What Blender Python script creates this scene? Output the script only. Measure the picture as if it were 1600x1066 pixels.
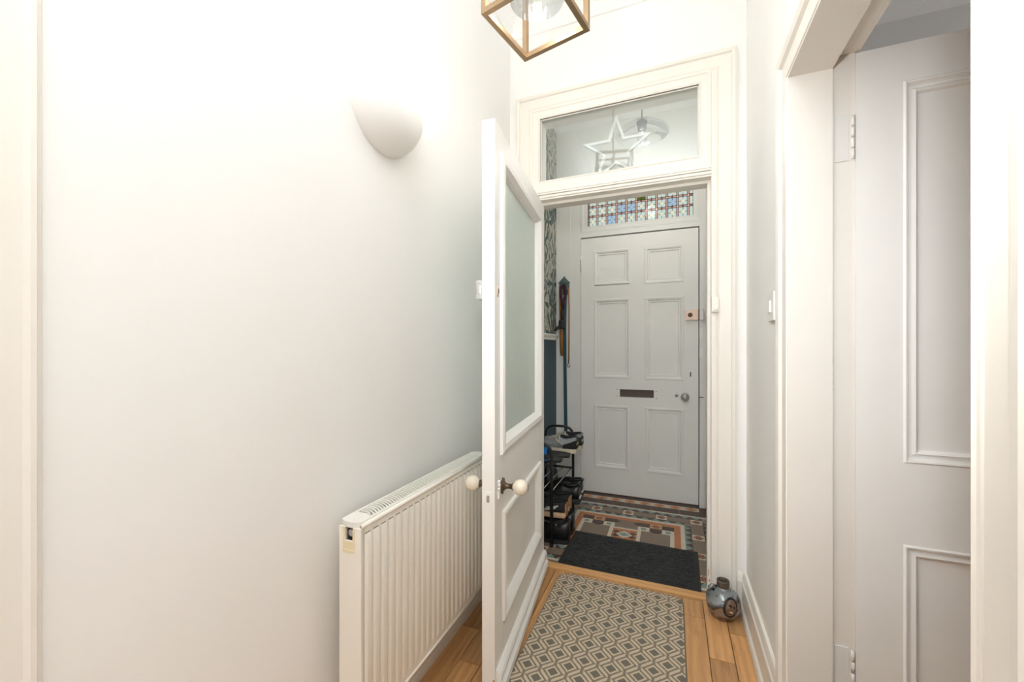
import bpy, bmesh, math, random
from mathutils import Vector, Matrix
random.seed(7)
R = math.radians
for o in list(bpy.data.objects): bpy.data.objects.remove(o, do_unlink=True)
scn = bpy.context.scene
COL = scn.collection

# ------------------------------------------------------------------ camera
FPX, YH, CAMH = 626.0, 545.0, 1.2
YAW = math.atan2(250, FPX)
cam = bpy.data.cameras.new('camera'); camo = bpy.data.objects.new('camera', cam); COL.objects.link(camo)
cam.sensor_width = 36; cam.lens = FPX / 1600 * 36; cam.clip_start = .02
cam.shift_y = (YH - 533) / 1600
camo.location = (0, 0, CAMH); camo.rotation_euler = (R(90), 0, YAW)
scn.camera = camo

# ------------------------------------------------------------------ world, light, exposure
wd = bpy.data.worlds.new('sky'); scn.world = wd; wd.use_nodes = True
wd.node_tree.nodes['Background'].inputs[0].default_value = (.86, .93, 1, 1)
wd.node_tree.nodes['Background'].inputs[1].default_value = 1.1
def light(name, kind, loc, power, col=(1, 1, 1), size=.1, target=None, **k):
    l = bpy.data.lights.new(name, kind); l.energy = power; l.color = col
    o = bpy.data.objects.new(name, l); COL.objects.link(o); o.location = loc
    if kind == 'AREA': l.size = size
    else: l.shadow_soft_size = size
    for a, b in k.items(): setattr(l, a, b)
    if target: o.rotation_euler = (Vector(target) - Vector(loc)).to_track_quat('-Z', 'Y').to_euler()
    return o
# the photographer's flash just above the camera (it throws the lantern's shadow on the end wall)
light('camera_flash', 'SPOT', (.01, -.03, 1.62), 44, (.95, .975, 1), .05, (.10, 2.1, 1.25), spot_size=R(86), spot_blend=1.0)
# second flash head behind the camera, turned up so that the white ceiling bounces its light
light('bounce_flash', 'AREA', (-.24, -.75, 1.75), 30, (.905, .958, 1), .35, (-.24, -.2, 3.05), spread=R(100))
# added fill lamp that lifts the dark room beyond the panelled door
light('room_fill', 'AREA', (2.5, 1.9, 1.7), 9, (.96, .98, 1), 1.1, (1.2, 2.2, 1.9))
scn.view_settings.view_transform = 'Standard'; scn.view_settings.look = 'None'
scn.view_settings.gamma = 1; scn.view_settings.use_curve_mapping = False
scn.view_settings.exposure = 0.16
scn.cycles.max_bounces = 16; scn.cycles.diffuse_bounces = 10

# ------------------------------------------------------------------ materials
def srgb(r, g, b):
    f = lambda c: (c / 255 / 12.92) if c / 255 <= .04045 else ((c / 255 + .055) / 1.055) ** 2.4
    return (f(r), f(g), f(b), 1)
class NT:
    def __init__(s, m): s.t = m.node_tree; s.n = s.t.nodes; s.l = s.t.links
    def add(s, k, **p):
        n = s.n.new(k)
        for a, b in p.items(): setattr(n, a, b)
        return n
    def set(s, n, i, v):
        if hasattr(v, 'is_output') or isinstance(v, bpy.types.NodeSocket): s.l.new(v, n.inputs[i])
        else: n.inputs[i].default_value = v
    def math(s, op, a, b=0.0, c=0.0):
        n = s.add('ShaderNodeMath', operation=op); s.set(n, 0, a); s.set(n, 1, b); s.set(n, 2, c); return n.outputs[0]
    def mix(s, f, a, b):
        n = s.add('ShaderNodeMix', data_type='RGBA'); s.set(n, 0, f); s.set(n, 6, a); s.set(n, 7, b); return n.outputs[2]
    def coord(s, scale=(1, 1, 1), out='Object', loc=(0, 0, 0)):
        c = s.add('ShaderNodeTexCoord'); m = s.add('ShaderNodeMapping'); s.l.new(c.outputs[out], m.inputs[0])
        m.inputs['Scale'].default_value = scale; m.inputs['Location'].default_value = loc; return m.outputs[0]
    def noise(s, v, scale, detail=3, rough=.5):
        n = s.add('ShaderNodeTexNoise'); s.l.new(v, n.inputs['Vector'])
        n.inputs['Scale'].default_value = scale; n.inputs['Detail'].default_value = detail; n.inputs['Roughness'].default_value = rough
        return n.outputs[0]
    def ramp(s, f, stops):
        n = s.add('ShaderNodeValToRGB'); s.l.new(f, n.inputs[0]); e = n.color_ramp.elements
        while len(e) < len(stops): e.new(.5)
        for x, (p, c) in zip(e, stops): x.position = p; x.color = c
        return n.outputs[0]
    def bump(s, h, strength, dist=.01):
        n = s.add('ShaderNodeBump'); n.inputs['Strength'].default_value = strength; n.inputs['Distance'].default_value = dist
        s.l.new(h, n.inputs['Height']); s.l.new(n.outputs[0], s.n['Principled BSDF'].inputs['Normal'])
M = {}
def mat(name, col, rough=.5, metal=0, vary=.0, vscale=8, bump=0, bscale=60, bdist=.002, **kw):
    m = bpy.data.materials.new(name); m.use_nodes = True; t = NT(m); p = t.n['Principled BSDF']
    p.inputs['Roughness'].default_value = rough; p.inputs['Metallic'].default_value = metal
    c = col if len(col) == 4 else (*col, 1)
    v = t.coord()
    if vary:
        n = t.noise(v, vscale, 4)
        t.l.new(t.mix(n, tuple(x * (1 - vary) for x in c[:3]) + (1,), tuple(min(1, x * (1 + vary)) for x in c[:3]) + (1,)), p.inputs['Base Color'])
    else: p.inputs['Base Color'].default_value = c
    if bump: t.bump(t.noise(v, bscale, 3), bump, bdist)
    for a, b in kw.items(): p.inputs[a.replace('_', ' ')].default_value = b
    M[name] = m; return m
mat('wall_paint', (.885, .88, .865), .72, vary=.015, vscale=3, bump=.25, bscale=9, bdist=.004)
mat('ceiling_paint', (.90, .90, .89), .85)
mat('trim_paint', (.84, .805, .745), .38, vary=.02, vscale=6, bump=.18, bscale=25, bdist=.003)
mat('door_paint', (.885, .87, .84), .42, vary=.02, vscale=6, bump=.15, bscale=30, bdist=.002)
mat('front_door_paint', (.83, .825, .785), .5, vary=.05, vscale=4, bump=.15, bscale=30, bdist=.002)
mat('porch_paint', (.78, .78, .75), .6, vary=.02, vscale=4, bump=.15, bscale=12, bdist=.003)
mat('room_paint', (.78, .78, .77), .8)
mat('radiator_enamel', (.86, .82, .74), .32)
mat('yellowed_plastic', (.80, .69, .47), .45)
mat('grille_enamel', (.80, .78, .73), .35)
mat('dark_gap', (.05, .045, .04), .8)
mat('grey_steel', (.42, .40, .38), .4, .6)
mat('plaster', (.93, .925, .91), .65)
mat('brass_aged', (.36, .25, .15), .42, .75, vary=.3, vscale=14)
mat('bronze', (.16, .115, .075), .42, .75, vary=.3, vscale=40)
mat('chrome', (.72, .72, .72), .18, 1)
mat('worn_brass', (.72, .54, .44), .5, .55, vary=.2, vscale=60)
mat('ceramic', (.84, .76, .62), .14, Coat_Weight=.5)
mat('white_plastic', (.80, .79, .76), .35)
mat('white_card', (.95, .95, .95), .6)
mat('grout', (.32, .28, .24), .9)
mat('tile_taupe', (.235, .17, .125), .42, vary=.10, vscale=9)
mat('tile_brown', (.085, .048, .036), .42, vary=.15, vscale=9)
mat('tile_orange', (.52, .185, .072), .42, vary=.12, vscale=9)
mat('tile_cream', (.66, .59, .47), .42, vary=.06, vscale=9)
mat('tile_teal', (.20, .30, .27), .42, vary=.12, vscale=9)
mat('tile_buff', (.62, .36, .17), .42, vary=.10, vscale=9)
mat('dado_blue', (.028, .062, .085), .5, vary=.05)
mat('black_tube', (.018, .018, .018), .38)
mat('black_rubber', (.02, .02, .02), .6)
mat('black_leather', (.012, .012, .013), .33, bump=.2, bscale=90)
mat('black_fabric', (.016, .016, .018), .8, bump=.3, bscale=300)
mat('grey_mesh', (.26, .28, .28), .75, vary=.35, vscale=60, bump=.3, bscale=300)
mat('silver_stripe', (.58, .58, .56), .4)
mat('offwhite_sole', (.62, .55, .43), .6, vary=.08)
mat('tan_sole', (.62, .42, .26), .6, vary=.1, vscale=30)
mat('cork', (.42, .22, .10), .8, vary=.5, vscale=120)
mat('beige_fabric', (.56, .47, .38), .85)
mat('blue_strap', (.01, .22, .62), .5)
mat('lime', (.45, .58, .04), .5)
mat('lining', (.006, .006, .006), .9)
mat('teal_webbing', (.025, .075, .10), .8, bump=.3, bscale=400)
mat('tan_leather', (.36, .17, .045), .5, vary=.2, vscale=40)
mat('purple_webbing', (.045, .012, .028), .75)
mat('plaque_teal', (.10, .16, .155), .6, vary=.25, vscale=50)
mat('lead', (.03, .03, .035), .5, .3)
mat('lamp_black', (.05, .05, .05), .4)
# patterned door glass
m = mat('textured_glass', (.90, .98, .93), .32, Transmission_Weight=.7, IOR=1.45); t = NT(m)
t.bump(t.noise(t.coord((60, 60, 14)), 1.0, 4, .6), .55, .004)
# clear glass: mostly see-through, reflecting by angle
def clear_glass(name, col=(1, 1, 1, 1), gl=1.0, ior=1.5):
    m = bpy.data.materials.new(name); m.use_nodes = True; t = NT(m); t.n.remove(t.n['Principled BSDF'])
    f = t.add('ShaderNodeFresnel'); f.inputs[0].default_value = ior
    a = t.add('ShaderNodeBsdfTransparent'); a.inputs[0].default_value = col
    g = t.add('ShaderNodeBsdfGlossy'); g.inputs['Roughness'].default_value = .02
    x = t.add('ShaderNodeMixShader'); t.l.new(t.math('MULTIPLY', f.outputs[0], gl), x.inputs[0])
    t.l.new(a.outputs[0], x.inputs[1]); t.l.new(g.outputs[0], x.inputs[2])
    t.l.new(x.outputs[0], t.n['Material Output'].inputs[0]); M[name] = m
clear_glass('clear_glass', (.95, .97, .96, 1), 1.6)
clear_glass('lantern_glass', (.97, .98, .98, 1), .55)
for nm, c in dict(glass_pale=(.74, .78, .72), glass_yellow=(.88, .82, .66), glass_pink=(.70, .55, .50), glass_red=(.50, .32, .28), glass_blue=(.60, .68, .73), glass_green=(.30, .34, .14), glass_buff=(.82, .68, .56)).items():
    clear_glass(nm, (*c, 1), .12)
# lamps
def emit(name, col, st):
    m = bpy.data.materials.new(name); m.use_nodes = True; t = NT(m); p = t.n['Principled BSDF']
    p.inputs['Emission Color'].default_value = (*col, 1); p.inputs['Emission Strength'].default_value = st; M[name] = m
emit('bulb_glow', (1, .9, .76), 6)
# oak
def oak(name, c1, c2, c3, axis):
    m = mat(name, c1, .42); t = NT(m); p = t.n['Principled BSDF']
    oi = t.add('ShaderNodeObjectInfo')
    c = t.add('ShaderNodeTexCoord'); mp = t.add('ShaderNodeMapping'); t.l.new(c.outputs['Object'], mp.inputs[0])
    cb = t.add('ShaderNodeCombineXYZ'); t.l.new(t.math('MULTIPLY', oi.outputs['Random'], 37), cb.inputs[0]); t.l.new(t.math('MULTIPLY', oi.outputs['Random'], 91), cb.inputs[1])
    t.l.new(cb.outputs[0], mp.inputs['Location'])
    sc = t.add('ShaderNodeMapping'); t.l.new(mp.outputs[0], sc.inputs[0]); sc.inputs['Scale'].default_value = (1, .09, 1) if axis == 'y' else (.09, 1, 1)
    n1 = t.noise(sc.outputs[0], 55, 5, .62); n2 = t.noise(sc.outputs[0], 13, 3); n3 = t.noise(mp.outputs[0], 5.0, 2)
    w = t.add('ShaderNodeTexWave', wave_type='BANDS', bands_direction='X' if axis == 'y' else 'Y'); t.l.new(sc.outputs[0], w.inputs[0])
    w.inputs['Scale'].default_value = 9; w.inputs['Distortion'].default_value = 9; w.inputs['Detail'].default_value = 3
    base = t.mix(n2, c1, c2); base = t.mix(t.math('MULTIPLY', w.outputs[1], .32), base, c3)
    base = t.mix(t.ramp(n1, [(.52, (0, 0, 0, 1)), (.72, (.8, .8, .8, 1))]), base, c3)
    kn = t.ramp(n3, [(.70, (0, 0, 0, 1)), (.80, (1, 1, 1, 1))]); base = t.mix(t.math('MULTIPLY', kn, .75), base, (.05, .028, .013, 1))
    v = t.math('ADD', t.math('MULTIPLY', oi.outputs['Random'], .42), .80)
    hs = t.add('ShaderNodeHueSaturation'); t.l.new(base, hs.inputs['Color']); t.l.new(v, hs.inputs['Value'])
    t.l.new(hs.outputs[0], p.inputs['Base Color']); t.bump(n1, .15, .002)
oak('oak', (.70, .40, .175, 1), (.58, .30, .115, 1), (.34, .165, .06, 1), 'y')
oak('oak_across', (.72, .42, .18, 1), (.63, .34, .13, 1), (.42, .21, .08, 1), 'x')
# rug: nested diamonds woven in cream on grey
m = mat('rug_weave', (.3, .27, .22), .95); t = NT(m); p = t.n['Principled BSDF']
c = t.add('ShaderNodeTexCoord'); nz = t.add('ShaderNodeTexNoise'); t.l.new(c.outputs['Object'], nz.inputs[0]); nz.inputs['Scale'].default_value = 260; nz.inputs['Detail'].default_value = 1
sx = t.add('ShaderNodeSeparateXYZ'); t.l.new(c.outputs['Object'], sx.inputs[0])
PXR, PYR = .0985, .0945
ju = t.math('MULTIPLY', t.math('SUBTRACT', nz.outputs[0], .5), .14)
def cell(ox, oy):
    a = t.math('ABSOLUTE', t.math('SUBTRACT', t.math('FRACT', t.math('ADD', t.math('DIVIDE', t.math('SUBTRACT', sx.outputs[0], ox), PXR), .5)), .5))
    b = t.math('ABSOLUTE', t.math('SUBTRACT', t.math('FRACT', t.math('ADD', t.math('DIVIDE', t.math('SUBTRACT', sx.outputs[1], oy), PYR), .5)), .5))
    return t.math('MULTIPLY', t.math('ADD', a, b), 2.0), a, b
d1, a1, b1 = cell(-.458, 2.042); d2, a2, b2 = cell(-.458 + PXR / 2, 2.042 - PYR / 2)
dd = t.math('ADD', t.math('MINIMUM', d1, d2), ju)
def band(x, lo, hi): return t.math('MULTIPLY', t.math('GREATER_THAN', x, lo), t.math('LESS_THAN', x, hi))
r1 = band(dd, .43, .63); r2 = t.math('GREATER_THAN', dd, .84)
w1 = t.math('ADD', a1, t.math('MULTIPLY', t.math('GREATER_THAN', d1, 1.0), 9)); w2 = t.math('ADD', a2, t.math('MULTIPLY', t.math('GREATER_THAN', d2, 1.0), 9))
h1 = t.math('ADD', b1, t.math('MULTIPLY', t.math('GREATER_THAN', d1, 1.0), 9)); h2 = t.math('ADD', b2, t.math('MULTIPLY', t.math('GREATER_THAN', d2, 1.0), 9))
r2 = t.math('MULTIPLY', r2, t.math('MULTIPLY', t.math('GREATER_THAN', t.math('MINIMUM', w1, w2), .06), t.math('GREATER_THAN', t.math('MINIMUM', h1, h2), .02)))
cream = t.math('MAXIMUM', r1, r2)
colr = t.mix(t.math('LESS_THAN', dd, .40), (.27, .225, .165, 1), (.20, .175, .14, 1))
colr = t.mix(cream, colr, (.70, .59, .43, 1))
colr = t.mix(t.math('MULTIPLY', nz.outputs[0], .5), colr, t.mix(.5, colr, (.06, .05, .04, 1)))
t.l.new(colr, p.inputs['Base Color']); t.bump(t.math('ADD', t.math('MULTIPLY', cream, .5), nz.outputs[0]), .6, .003)
mat('rug_edge', (.20, .18, .15), .95, vary=.2, vscale=200)
# ribbed black mat
m = mat('mat_pile', (.014, .015, .016), .9); t = NT(m)
n = t.noise(t.coord((30, 160, 30)), 1.4, 3, .7); t.l.new(t.ramp(n, [(.42, (.005, .006, .007, 1)), (.62, (.06, .063, .064, 1))]), t.n['Principled BSDF'].inputs['Base Color'])
w = t.add('ShaderNodeTexWave', bands_direction='Y'); t.l.new(t.coord(), w.inputs[0]); w.inputs['Scale'].default_value = 34; w.inputs['Distortion'].default_value = 1.2
t.bump(t.math('ADD', w.outputs[1], n), .8, .004)
# palm-leaf wallpaper
m = mat('leaf_wallpaper', (.5, .48, .42), .7); t = NT(m); p = t.n['Principled BSDF']
def fans(scale, blades, off, shy, thr):
    v = t.coord((1, 1, 1), 'Object', off); mp = t.add('ShaderNodeMapping'); t.l.new(v, mp.inputs[0]); mp.inputs['Scale'].default_value = (0, 1, shy)
    vo = t.add('ShaderNodeTexVoronoi'); t.l.new(mp.outputs[0], vo.inputs['Vector']); vo.inputs['Scale'].default_value = scale
    su = t.add('ShaderNodeVectorMath', operation='SUBTRACT'); sc = t.add('ShaderNodeVectorMath', operation='SCALE'); t.l.new(mp.outputs[0], su.inputs[0])
    t.l.new(vo.outputs['Position'], su.inputs[1]); s = t.add('ShaderNodeSeparateXYZ'); t.l.new(su.outputs[0], s.inputs[0])
    an = t.math('ARCTAN2', s.outputs[2], s.outputs[1]); r = t.math('MULTIPLY', vo.outputs['Distance'], 1.0)
    rc = t.add('ShaderNodeSeparateColor'); t.l.new(vo.outputs['Color'], rc.inputs[0])
    wv = t.math('SINE', t.math('ADD', t.math('MULTIPLY', an, blades), t.math('MULTIPLY', rc.outputs[0], 30)))
    return t.math('GREATER_THAN', t.math('SUBTRACT', wv, t.math('MULTIPLY', r, 1.2)), thr), rc.outputs[1]
f1, k1 = fans(5.0, 8, (0, .3, .1), .7, -.35); f2, k2 = fans(7.5, 6, (0, .9, .7), .6, -.2)
lv = t.coord((1, 9, 2.2)); st = t.math('GREATER_THAN', t.noise(lv, 9, 4, .7), .54)
tl = t.mix(k1, (.02, .05, .06, 1), (.07, .11, .105, 1)); t2 = t.mix(k2, (.06, .105, .11, 1), (.25, .27, .23, 1))
cc = t.mix(st, (.50, .47, .39, 1), (.20, .22, .19, 1)); cc = t.mix(f2, cc, t2); cc = t.mix(t.math('MULTIPLY', f1, t.math('GREATER_THAN', k1, .35)), cc, tl)
t.l.new(cc, p.inputs['Base Color'])
# stoneware glazes
m = mat('stoneware_glaze', (.3, .3, .3), .12, .25, Coat_Weight=.6); t = NT(m); p = t.n['Principled BSDF']
v = t.coord(); s = t.add('ShaderNodeSeparateXYZ'); t.l.new(v, s.inputs[0])
h = t.math('ADD', s.outputs[2], t.math('MULTIPLY', t.math('SUBTRACT', t.noise(v, 16, 2), .5), .075))
h = t.math('SUBTRACT', h, t.math('MULTIPLY', s.outputs[0], .35))
cr = t.ramp(t.math('MULTIPLY', h, 8), [(.0, (.02, .02, .02, 1)), (.18, (.13, .085, .06, 1)), (.30, (.27, .21, .18, 1)), (.52, (.25, .17, .12, 1)), (.56, (.055, .035, .025, 1)), (.64, (.10, .12, .13, 1)), (.74, (.33, .36, .38, 1)), (1, (.20, .22, .23, 1))])
bl = t.ramp(t.noise(v, 46, 3), [(.60, (0, 0, 0, 1)), (.66, (1, 1, 1, 1))])
t.l.new(t.mix(bl, cr, (.008, .008, .009, 1)), p.inputs['Base Color']); t.bump(t.noise(v, 40, 2), .25, .004)
mat('stoneware_rim', (.10, .072, .055), .45, vary=.4, vscale=60)
mat('stoneware_face', (.15, .085, .05), .3, vary=.5, vscale=70, Coat_Weight=.4)

# ------------------------------------------------------------------ mesh helpers
class MB:
    """collects shapes, then links them as ONE mesh object"""
    def __init__(s): s.v = []; s.f = []; s.sm = []
    def face_add(s, vs, fs, smooth=False):
        o = len(s.v); s.v += [tuple(x) for x in vs]; s.f += [[i + o for i in f] for f in fs]; s.sm += [smooth] * len(fs); return s
    def box(s, x0, x1, y0, y1, z0, z1, b=0, tf=None):
        if b <= 0:
            vs = [(x, y, z) for x in (x0, x1) for y in (y0, y1) for z in (z0, z1)]
            fs = [(0, 1, 3, 2), (4, 6, 7, 5), (0, 4, 5, 1), (2, 3, 7, 6), (0, 2, 6, 4), (1, 5, 7, 3)]
        else:
            bm = bmesh.new(); bmesh.ops.create_cube(bm, size=1)
            for q in bm.verts: q.co = Vector(((x0 + x1) / 2 + q.co.x * (x1 - x0), (y0 + y1) / 2 + q.co.y * (y1 - y0), (z0 + z1) / 2 + q.co.z * (z1 - z0)))
            bmesh.ops.bevel(bm, geom=list(bm.edges), offset=b, segments=2, profile=.7, affect='EDGES')
            vs = [tuple(q.co) for q in bm.verts]; fs = [[q.index for q in f.verts] for f in bm.faces]
            bm.verts.ensure_lookup_table(); bm.free()
        if tf: vs = [tf(*q) for q in vs]
        return s.face_add(vs, fs)
    def prism(s, poly, h0, h1, tf=lambda a, b, h: (a, b, h)):
        n = len(poly); vs = [tf(a, b, h0) for a, b in poly] + [tf(a, b, h1) for a, b in poly]
        fs = [list(range(n))[::-1], [n + i for i in range(n)]] + [[i, (i + 1) % n, n + (i + 1) % n, n + i] for i in range(n)]
        return s.face_add(vs, fs)
    def tube(s, pts, r, n=8, closed=False, sq=None, up0=None):
        pts = [Vector(p) for p in pts]; rr = r if isinstance(r, (list, tuple)) else [r] * len(pts); vs = []; fs = []; N = len(pts); up = Vector(up0) if up0 else None
        for i, p in enumerate(pts):
            a = pts[(i - 1) % N] if (closed or i) else p; b = pts[(i + 1) % N] if (closed or i < N - 1) else p
            d = (b - a).normalized()
            if up is None: up = Vector((0, 0, 1)) if abs(d.z) < .9 else Vector((1, 0, 0))
            x = d.cross(up).normalized(); up = x.cross(d).normalized()
            for k in range(n):
                q = 2 * math.pi * k / n; cx, cy = math.cos(q), math.sin(q)
                if sq: cx *= sq[0]; cy *= sq[1]
                vs.append(p + (x * cx + up * cy) * rr[i])
        for i in range(N if closed else N - 1):
            for k in range(n):
                j = (i + 1) % N; fs.append((i * n + k, i * n + (k + 1) % n, j * n + (k + 1) % n, j * n + k))
        if not closed: fs += [list(range(n))[::-1], [(N - 1) * n + k for k in range(n)]]
        return s.face_add(vs, fs, n > 4)
    def lathe(s, prof, n=24, o=(0, 0, 0), ax=(0, 0, 1)):
        ax = Vector(ax).normalized(); x = ax.orthogonal().normalized(); y = ax.cross(x); o = Vector(o); vs = []; fs = []
        for r, h in prof:
            for k in range(n):
                q = 2 * math.pi * k / n; vs.append(o + ax * h + (x * math.cos(q) + y * math.sin(q)) * r)
        for i in range(len(prof) - 1):
            for k in range(n): fs.append((i * n + k, i * n + (k + 1) % n, (i + 1) * n + (k + 1) % n, (i + 1) * n + k))
        fs += [list(range(n))[::-1], [(len(prof) - 1) * n + k for k in range(n)]]
        return s.face_add(vs, fs, True)
    def rings(s, rs, smooth=True, cap=True):
        n = len(rs[0]); vs = [q for r in rs for q in r]; fs = []
        for i in range(len(rs) - 1):
            for k in range(n): fs.append((i * n + k, i * n + (k + 1) % n, (i + 1) * n + (k + 1) % n, (i + 1) * n + k))
        if cap: fs += [list(range(n))[::-1], [(len(rs) - 1) * n + k for k in range(n)]]
        return s.face_add(vs, fs, smooth)
    def grid(s, fn, nu, nv, smooth=True):
        vs = [fn(i / nu, j / nv) for i in range(nu + 1) for j in range(nv + 1)]
        fs = [(i * (nv + 1) + j, (i + 1) * (nv + 1) + j, (i + 1) * (nv + 1) + j + 1, i * (nv + 1) + j + 1) for i in range(nu) for j in range(nv)]
        return s.face_add(vs, fs, smooth)
    def frame(s, a0, a1, b0, b1, prof, tf, open_bottom=False):
        """sweep a profile [(offset outwards, height)] round a rectangle with mitred corners"""
        cs = [(a0, b0, -1, -1), (a0, b1, -1, 1), (a1, b1, 1, 1), (a1, b0, 1, -1)]
        rs = []
        for a, b, sa, sb in cs:
            if open_bottom and sb < 0: rs.append([tf(a + sa * o, b, h) for o, h in prof])
            else: rs.append([tf(a + sa * o, b + sb * o, h) for o, h in prof])
        n = len(prof); vs = [q for r in rs for q in r]; fs = []
        for i in range(3 if open_bottom else 4):
            j = (i + 1) % 4
            for k in range(n - 1): fs.append((i * n + k, i * n + k + 1, j * n + k + 1, j * n + k))
        if open_bottom: fs += [list(range(n)), [3 * n + k for k in range(n)][::-1]]
        return s.face_add(vs, fs)
    def build(s, name, m, parent=None, fix=True):
        me = bpy.data.meshes.new(name); me.from_pydata([tuple(q) for q in s.v], [], s.f); me.update()
        for p, q in zip(me.polygons, s.sm): p.use_smooth = q
        if fix:
            bm = bmesh.new(); bm.from_mesh(me); bmesh.ops.recalc_face_normals(bm, faces=bm.faces); bm.to_mesh(me); bm.free()
        me.materials.append(M[m]); o = bpy.data.objects.new(name, me); COL.objects.link(o)
        if parent: o.parent = parent
        return o
def tag(o, label, cat=None, group=None, kind=None):
    o['label'] = label
    if cat: o['category'] = cat
    if group: o['group'] = group
    if kind: o['kind'] = kind
    return o
def empty(name, loc=(0, 0, 0), rz=0):
    o = bpy.data.objects.new(name, None); COL.objects.link(o); o.location = loc; o.rotation_euler = (0, 0, rz); o.empty_display_size = .05; return o
def struct(name, label, cat='wall', loc=(0, 0, 0), rz=0): return tag(empty(name, loc, rz), label, cat, None, 'structure')
def structmesh(mb, name, m, label, cat): return tag(mb.build(name, m), label, cat, None, 'structure')
def copy_part(src, parent, loc=None):
    c = src.copy(); COL.objects.link(c); c.parent = parent
    if loc: c.location = loc
    return c

# ------------------------------------------------------------------ room shell
XL, XR, W, WB = -.86, .32, 2.125, 2.23          # hall walls, partition front and back
PL, PR, FW, CE = -.925, .245, 3.345, 3.05       # porch walls, front wall, ceiling
structmesh(MB().box(-1.05, 2.7, -2.75, 3.62, CE, CE + .1), 'ceiling', 'ceiling_paint', 'plain white ceiling over the hallway and the porch', 'ceiling')
structmesh(MB().box(-1.05, XL, -2.65, W, 0, CE), 'wall_left', 'wall_paint', 'smooth white wall behind the radiator and the sconce', 'wall')
OY0, OY1, OZ = .595, 1.343, 1.967               # doorway in the right wall
w = MB().box(XR, .46, OY1 + .014, W, 0, CE).box(XR, .46, -2.65, OY0 - .014, 0, CE).box(XR, .46, OY0 - .014, OY1 + .014, OZ + .045, CE)
structmesh(w, 'wall_right', 'wall_paint', 'white wall with the doorway and the light switch', 'wall')
structmesh(MB().box(-1.05, -.71, -2.75, -2.65, 0, CE).box(.17, .46, -2.75, -2.65, 0, CE).box(-.71, .17, -2.75, -2.65, 2.16, CE), 'wall_back', 'wall_paint', 'white wall opposite the porch with an added opening for light', 'wall')  # opening added out of view to let sky light into the hall
w = MB().box(-1.05, -.735, W, WB, 0, CE).box(.185, .46, W, WB, 0, CE).box(-.735, .185, W, WB, 2.52, CE)
structmesh(w, 'wall_end', 'wall_paint', 'white partition wall round the inner door and its fanlight', 'wall')
DZ = 1.30
wp = struct('wall_porch_side', 'porch wall with leaf wallpaper over a blue dado')
MB().box(-1.05, PL, WB, 3.6, DZ, CE).build('wallpaper', 'leaf_wallpaper', wp)
MB().box(-1.05, PL, WB, 3.6, 0, DZ).build('dado', 'dado_blue', wp)
MB().face_add(*[[ (PL, WB, DZ-.03), (PL+.012, WB, DZ-.026), (PL+.014, WB, DZ-.012), (PL+.022, WB, DZ), (PL+.028, WB, DZ+.012), (PL+.02, WB, DZ+.02), (PL, WB, DZ+.022)] + [(PL, FW, DZ-.03), (PL+.012, FW, DZ-.026), (PL+.014, FW, DZ-.012), (PL+.022, FW, DZ), (PL+.028, FW, DZ+.012), (PL+.02, FW, DZ+.02), (PL, FW, DZ+.022)], [[i, i+1, i+8, i+7] for i in range(6)] + [[0,1,2,3,4,5,6],[13,12,11,10,9,8,7]]]).build('dado_rail', 'porch_paint', wp)
structmesh(MB().box(PR, .46, WB, 3.6, 0, CE), 'wall_porch_plain', 'porch_paint', 'plain pale wall of the porch beside the front door lock', 'wall')
FX0, FX1, FZ = -.80, .235, 2.66
w = MB().box(-1.05, FX0, FW, 3.6, 0, CE).box(FX1, .46, FW, 3.6, 0, CE).box(FX0, FX1, FW, 3.6, FZ, CE)
structmesh(w, 'wall_front', 'porch_paint', 'pale wall round the front door', 'wall')
# the room beyond the right-hand doorway
structmesh(MB().box(2.6, 2.7, -2.65, 3.0, 0, CE), 'wall_room_far', 'room_paint', 'grey far wall of the room beyond the panelled door', 'wall')
structmesh(MB().box(.46, 2.7, 2.9, 3.0, 0, CE), 'wall_room_side', 'room_paint', 'grey side wall of the room beyond the panelled door', 'wall')
structmesh(MB().box(.46, 2.7, -2.75, -2.65, 0, CE), 'wall_room_back', 'room_paint', 'grey back wall of the room beyond the panelled door', 'wall')
structmesh(MB().box(.46, 2.6, -2.65, 2.9, -.06, -.0005), 'floor_room', 'oak', 'wooden floor of the room beyond the panelled door', 'floor')

# cornice
def cove(name, a, b, inward, label):
    a, b, n = Vector(a), Vector(b), Vector(inward); pr = [(0, -.10), (.012, -.10), (.015, -.085), (.028, -.045), (.06, -.018), (.085, -.012), (.09, 0), (0, 0)]
    rs = [[tuple(q + n * h + Vector((0, 0, CE + z))) for h, z in pr] for q in (a, b)]
    structmesh(MB().rings(rs, False), name, 'ceiling_paint', label, 'cornice')
cove('trim_cornice_end', (XL, W, 0), (XR, W, 0), (0, -1, 0), 'white cove cornice above the fanlight')
cove('trim_cornice_left', (XL, -2.65, 0), (XL, W, 0), (1, 0, 0), 'white cove cornice above the sconce wall')
cove('trim_cornice_right', (XR, -2.65, 0), (XR, W, 0), (-1, 0, 0), 'white cove cornice above the panelled door')

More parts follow.
